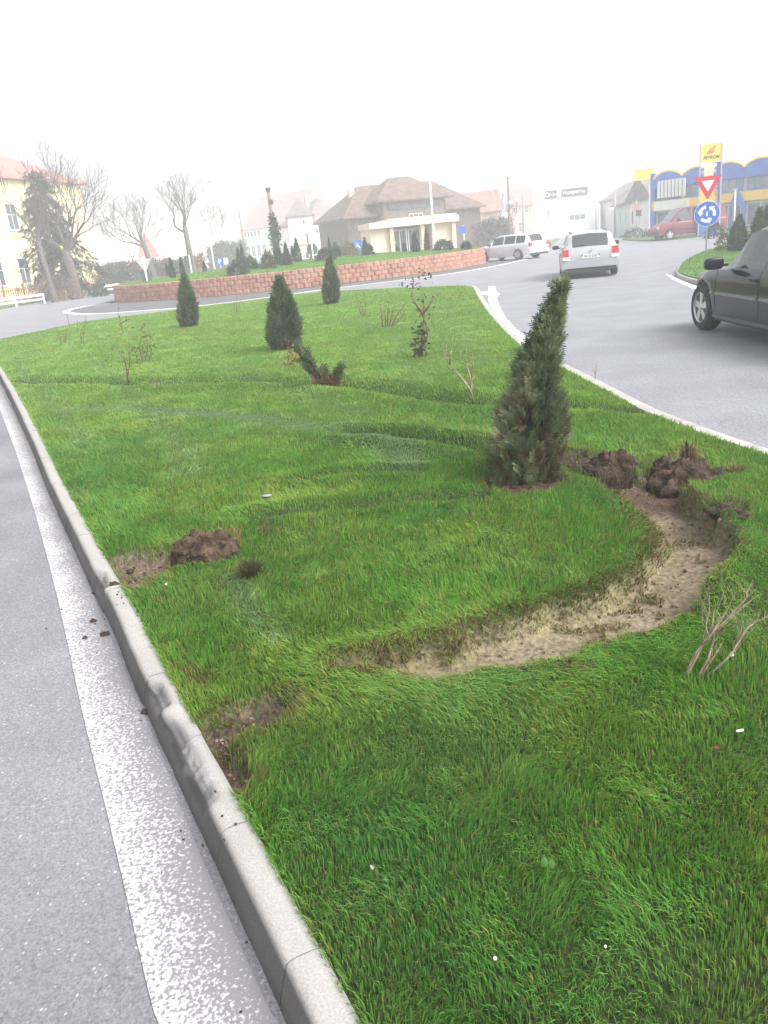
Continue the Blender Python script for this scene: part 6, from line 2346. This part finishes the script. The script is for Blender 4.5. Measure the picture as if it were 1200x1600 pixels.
# heaps at the head of the rut
o = clod('soil_heap', 'dark lump of torn turf and roots right of the leaning thuja', 958, 738, .20, .14, .23, 'clod_dark', 21, cat='soil heap', group='heaps of torn soil', rough=.35, freq=2.2, n=44)
fringe(o, 260, .23, .14, .1, .07, [(.06, .11, .03), (.15, .12, .06), (.2, .16, .09)])
fringe(o, 120, .1, .08, .17, .07, [(.2, .16, .11), (.15, .12, .08)], 'root_hairs', lean=1.0)
o = clod('soil_heap', 'dark wet soil heap at the head of the muddy rut', 1070, 748, .24, .16, .20, 'clod_dark', 27, cat='soil heap', group='heaps of torn soil', rough=.34, freq=2.2, n=44)
fringe(o, 200, .27, .17, .05, .06, [(.06, .11, .03), (.15, .12, .06), (.05, .09, .02)])
o = clod('soil_clod', 'upright clod crowned with straw on top of the wet soil heap', 1076, 722, .055, .05, .21, 'clod_dark', 33, group='soil clods on the lawn', rough=.35)
fringe(o, 160, .045, .04, .17, .07, [(.26, .19, .09), (.17, .13, .07)], lean=.5)
o = clod('soil_clod', 'dark clod with roots on the left flank of the wet soil heap', 1036, 742, .085, .07, .17, 'clod_dark', 37, group='soil clods on the lawn', rough=.4)
fringe(o, 150, .05, .04, .1, .08, [(.2, .15, .08), (.06, .1, .03)])
o = clod('soil_clod', 'small brown clod lying in the grass right of the wet soil heap', 1116, 738, .06, .045, .04, 'clod_dark', 41, group='soil clods on the lawn')
o = clod('turf_lump', 'straw coloured turf scrap farthest right on the torn lawn', 1148, 739, .05, .03, .04, 'clod', 43, cat='turf lump', group='torn turf lumps')
fringe(o, 150, .045, .03, .03, .06, [(.3, .22, .1), (.1, .12, .04)])
o = clod('soil_clod', 'rounded brown earth foot in front of the leaning thuja trunk', 812, 760, .26, .12, .075, 'clod', 47, group='soil clods on the lawn', rough=.3, n=36)
fringe(o, 160, .25, .11, .02, .05, [(.24, .16, .08), (.3, .15, .07)])
o = clod('turf_lump', 'dark grassy lip hanging over the outer bend of the rut', 1134, 826, .10, .10, .035, 'clod_dark', 53, cat='turf lump', group='torn turf lumps', rough=.4)
fringe(o, 260, .1, .1, .03, .06, [(.05, .12, .025), (.12, .11, .05)], lean=1.1)
o = clod('turf_lump', 'flat brownish grass scrap on the lawn above the torn tuft', 421, 833, .05, .035, .012, 'clod', 57, cat='turf lump', group='torn turf lumps')
fringe(o, 160, .05, .035, .012, .04, [(.22, .16, .06), (.14, .13, .05)], lean=1.1)
clod('soil_clod', 'little reddish soil crumb in the grass right of the torn tuft', 449, 893, .02, .014, .02, 'clod', 59, group='soil clods on the lawn', n=14)
clod('soil_clod', 'dark crumb of soil lying on the tyre groove in mid lawn', 648, 748, .05, .03, .035, 'clod', 61, group='soil clods on the lawn', n=16)
# clods on kerb and road
for (px, py, z, s, lab) in [(179, 914, ZL, .026, 'dark clod resting on top of the left kerb'),
                            (146, 971, .008, .018, 'small dark clod on the white line nearest the kerb'),
                            (164, 992, .008, .024, 'largest dark clod lying on the white road line'),
                            (133, 997, .008, .014, 'flattish dark clod left of the largest clod on the white line'),
                            (228, 1113, .008, .020, 'dark clod wedged at the foot of the kerb face'),
                            (146, 927, .008, .011, 'tiny dark crumb against the kerb foot above the other clods'),
                            (203, 893, ZL, .02, 'dark crumb on the inner kerb edge by the soil strip')]:
    clod('soil_clod', lab, px, py, s, s * .8, s * .75, 'clod_dark', int(px), group='soil clods on kerb and road', z=z, n=14, rough=.4)
cr = MB()
for (px, py, z, n_, sp) in [(190, 935, ZL + .002, 6, .05), (160, 985, .009, 8, .12), (120, 960, .009, 4, .12), (375, 1310, ZL + .002, 4, .14), (300, 1390, .009, 3, .15), (210, 1120, .009, 5, .06), (20, 660, .009, 6, .3), (35, 710, .009, 5, .2), (330, 1300, .009, 5, .08), (395, 1490, .009, 4, .08)]:
    c0 = at(px, py, z)
    for _ in range(n_):
        s = random.uniform(.0015, .004)
        q = c0 + Vector((random.gauss(0, sp * .5), random.gauss(0, sp), s * .4))
        if z > .05:
            yy = q.y
            q.x = float(xl(yy)) - random.uniform(.03, .10)
        cr.box(q, (s * 2, s * 1.5, s), rot=Matrix.Rotation(random.uniform(0, 3), 3, Vector((random.random(), random.random(), random.random() + .1)).normalized()))
for P in SOILS:
    mn_, mx_ = P.min(0), P.max(0)
    q_ = rng.random((int(500 * (mx_ - mn_).prod() ** .7) + 40, 2)) * (mx_ - mn_) + mn_
    q_ = q_[sdist(q_[:, 0], q_[:, 1], P) < .02]
    for (x_, y_), z_ in zip(q_, lawn_z(q_[:, 0], q_[:, 1])):
        s = random.uniform(.003, .012) * random.random() + .002
        cr.box((x_, y_, z_ + s * .3), (s * 2, s * 1.5, s * 1.2), taper=.6, mi=1 if random.random() < .85 else 0, rot=Matrix.Rotation(random.uniform(0, 3), 3, Vector((random.random(), random.random(), random.random() + .1)).normalized()))
struct(cr.build('soil_crumbs', [M['clod_dark'], M['pale_soil']]), 'stuff')

# litter
p = at(1155, 1165, ZL)
p.z = zlawn(p) + .045
o = MB().tube([(-.011, 0, 0), (-.010, 0, .0005), (.009, .002, .001), (.011, .002, .001)], [.0025, .0038, .0038, .003], 10).build('cigarette_butt', M['filter'], smooth=True)
o.location = p
tag(o, 'white cigarette butt lying in the grass below the dry shrub', 'litter')


def curl(name, label, px, py, size, mt, seed, cat='leaf', lift=.045, group=None):
    random.seed(seed)
    p = at(px, py, ZL)
    p.z = zlawn(p) + lift
    m = MB()
    n_ = 9
    vs, fs = [], []
    for i in range(n_):
        t = i / (n_ - 1)
        wd = math.sin(math.pi * min(1, t * .95 + .04)) ** .8 * size * .36
        for j in (-1, -.5, 0, .5, 1):
            vs.append(((t - .5) * size, j * wd + .1 * size * math.sin(3 * t + seed), .22 * size * j * j * (1 + .4 * math.sin(5 * t)) + .12 * size * math.sin(4 * t)))
    for i in range(n_ - 1):
        for j in range(4):
            fs.append((i * 5 + j, (i + 1) * 5 + j, (i + 1) * 5 + j + 1, i * 5 + j + 1))
    m.add(vs, fs)
    o = m.build(name, M[mt], smooth=True)
    o.location = p
    o.rotation_euler = (random.uniform(-.3, .3), random.uniform(-.3, .3), random.uniform(0, 6))
    return tag(o, label, cat, group)


curl('dead_leaf', 'curled red-brown dead leaf in the grass below the cigarette butt', 1118, 1195, .022, 'brown_leaf', 3)
curl('dead_leaf', 'pale fallen leaf in the grass near the kerb in the foreground', 584, 1370, .014, 'stone', 5)
clod('white_pebble', 'small white pebble in the grass at the bottom of the lawn', 774, 1505, .0045, .004, .004, 'filter', 71, cat='pebble', n=10, rough=.2, lift=.042)
clod('white_pebble', 'tiny white pebble right of the other one in the foreground grass', 946, 1488, .003, .003, .004, 'filter', 73, cat='pebble', n=10, rough=.2, lift=.042)
clod('flat_stone', 'flat pale grey stone in the grass above the overturned sod', 418, 784, .036, .02, .008, 'stone', 75, cat='stone', n=16, rough=.2, lift=.042)
clod('white_pebble', 'small white pebble in the grass below the overturned sod', 261, 921, .006, .006, .005, 'filter', 77, cat='pebble', n=10, rough=.2, lift=.042)
clod('white_pebble', 'pale pebble beside the dry shrub stems at right', 1142, 1042, .010, .009, .006, 'stone', 79, cat='pebble', n=12, rough=.2, lift=.042)
# broad-leaved weed
p = at(855, 1368, ZL)
p.z = zlawn(p)
root = thing('leafy_weed', 'little weed with two round pale green leaves in the near grass', 'weed', p)
c = (.07, .17, .04)
for (dx, dz, s, a) in ((-.006, .058, .011, .3), (.012, .05, .010, -.6)):
    m = MB()
    ring_ = [(dx + s * .8 * math.cos(t), -.004 + .4 * s * math.sin(t), dz + s * 1.1 * math.sin(t)) for t in np.linspace(0, 2 * math.pi, 13)[:-1]]
    m.add([(dx, -.006, dz)] + ring_, [(0, i + 1, (i + 1) % 12 + 1) for i in range(12)], col=c)
    m.build('leaf', M['leaf'], root, colors=True)
MB().tube([(0, 0, 0), (.002, 0, .05)], .0012, 5).build('stem', M['twig'], root)

# ================================================================== HAZE
hz = MB().box((0, 170, 6.5), (520, 460, 17))
hzo = hz.build('haze', None)
hzo.data.materials.clear()
hm = bpy.data.materials.new("haze_air")
hm.use_nodes = True
ht = hm.node_tree
for nd in list(ht.nodes):
    if nd.type == 'BSDF_PRINCIPLED':
        ht.nodes.remove(nd)
pv = ht.nodes.new("ShaderNodeVolumePrincipled")
pv.inputs['Color'].default_value = (0.95, 0.96, 0.98, 1)
pv.inputs['Density'].default_value = 0.004
pv.inputs['Anisotropy'].default_value = 0.0
ht.links.new(pv.outputs[0], ht.nodes["Material Output"].inputs['Volume'])
hzo.data.materials.append(hm)
struct(hzo, 'stuff')
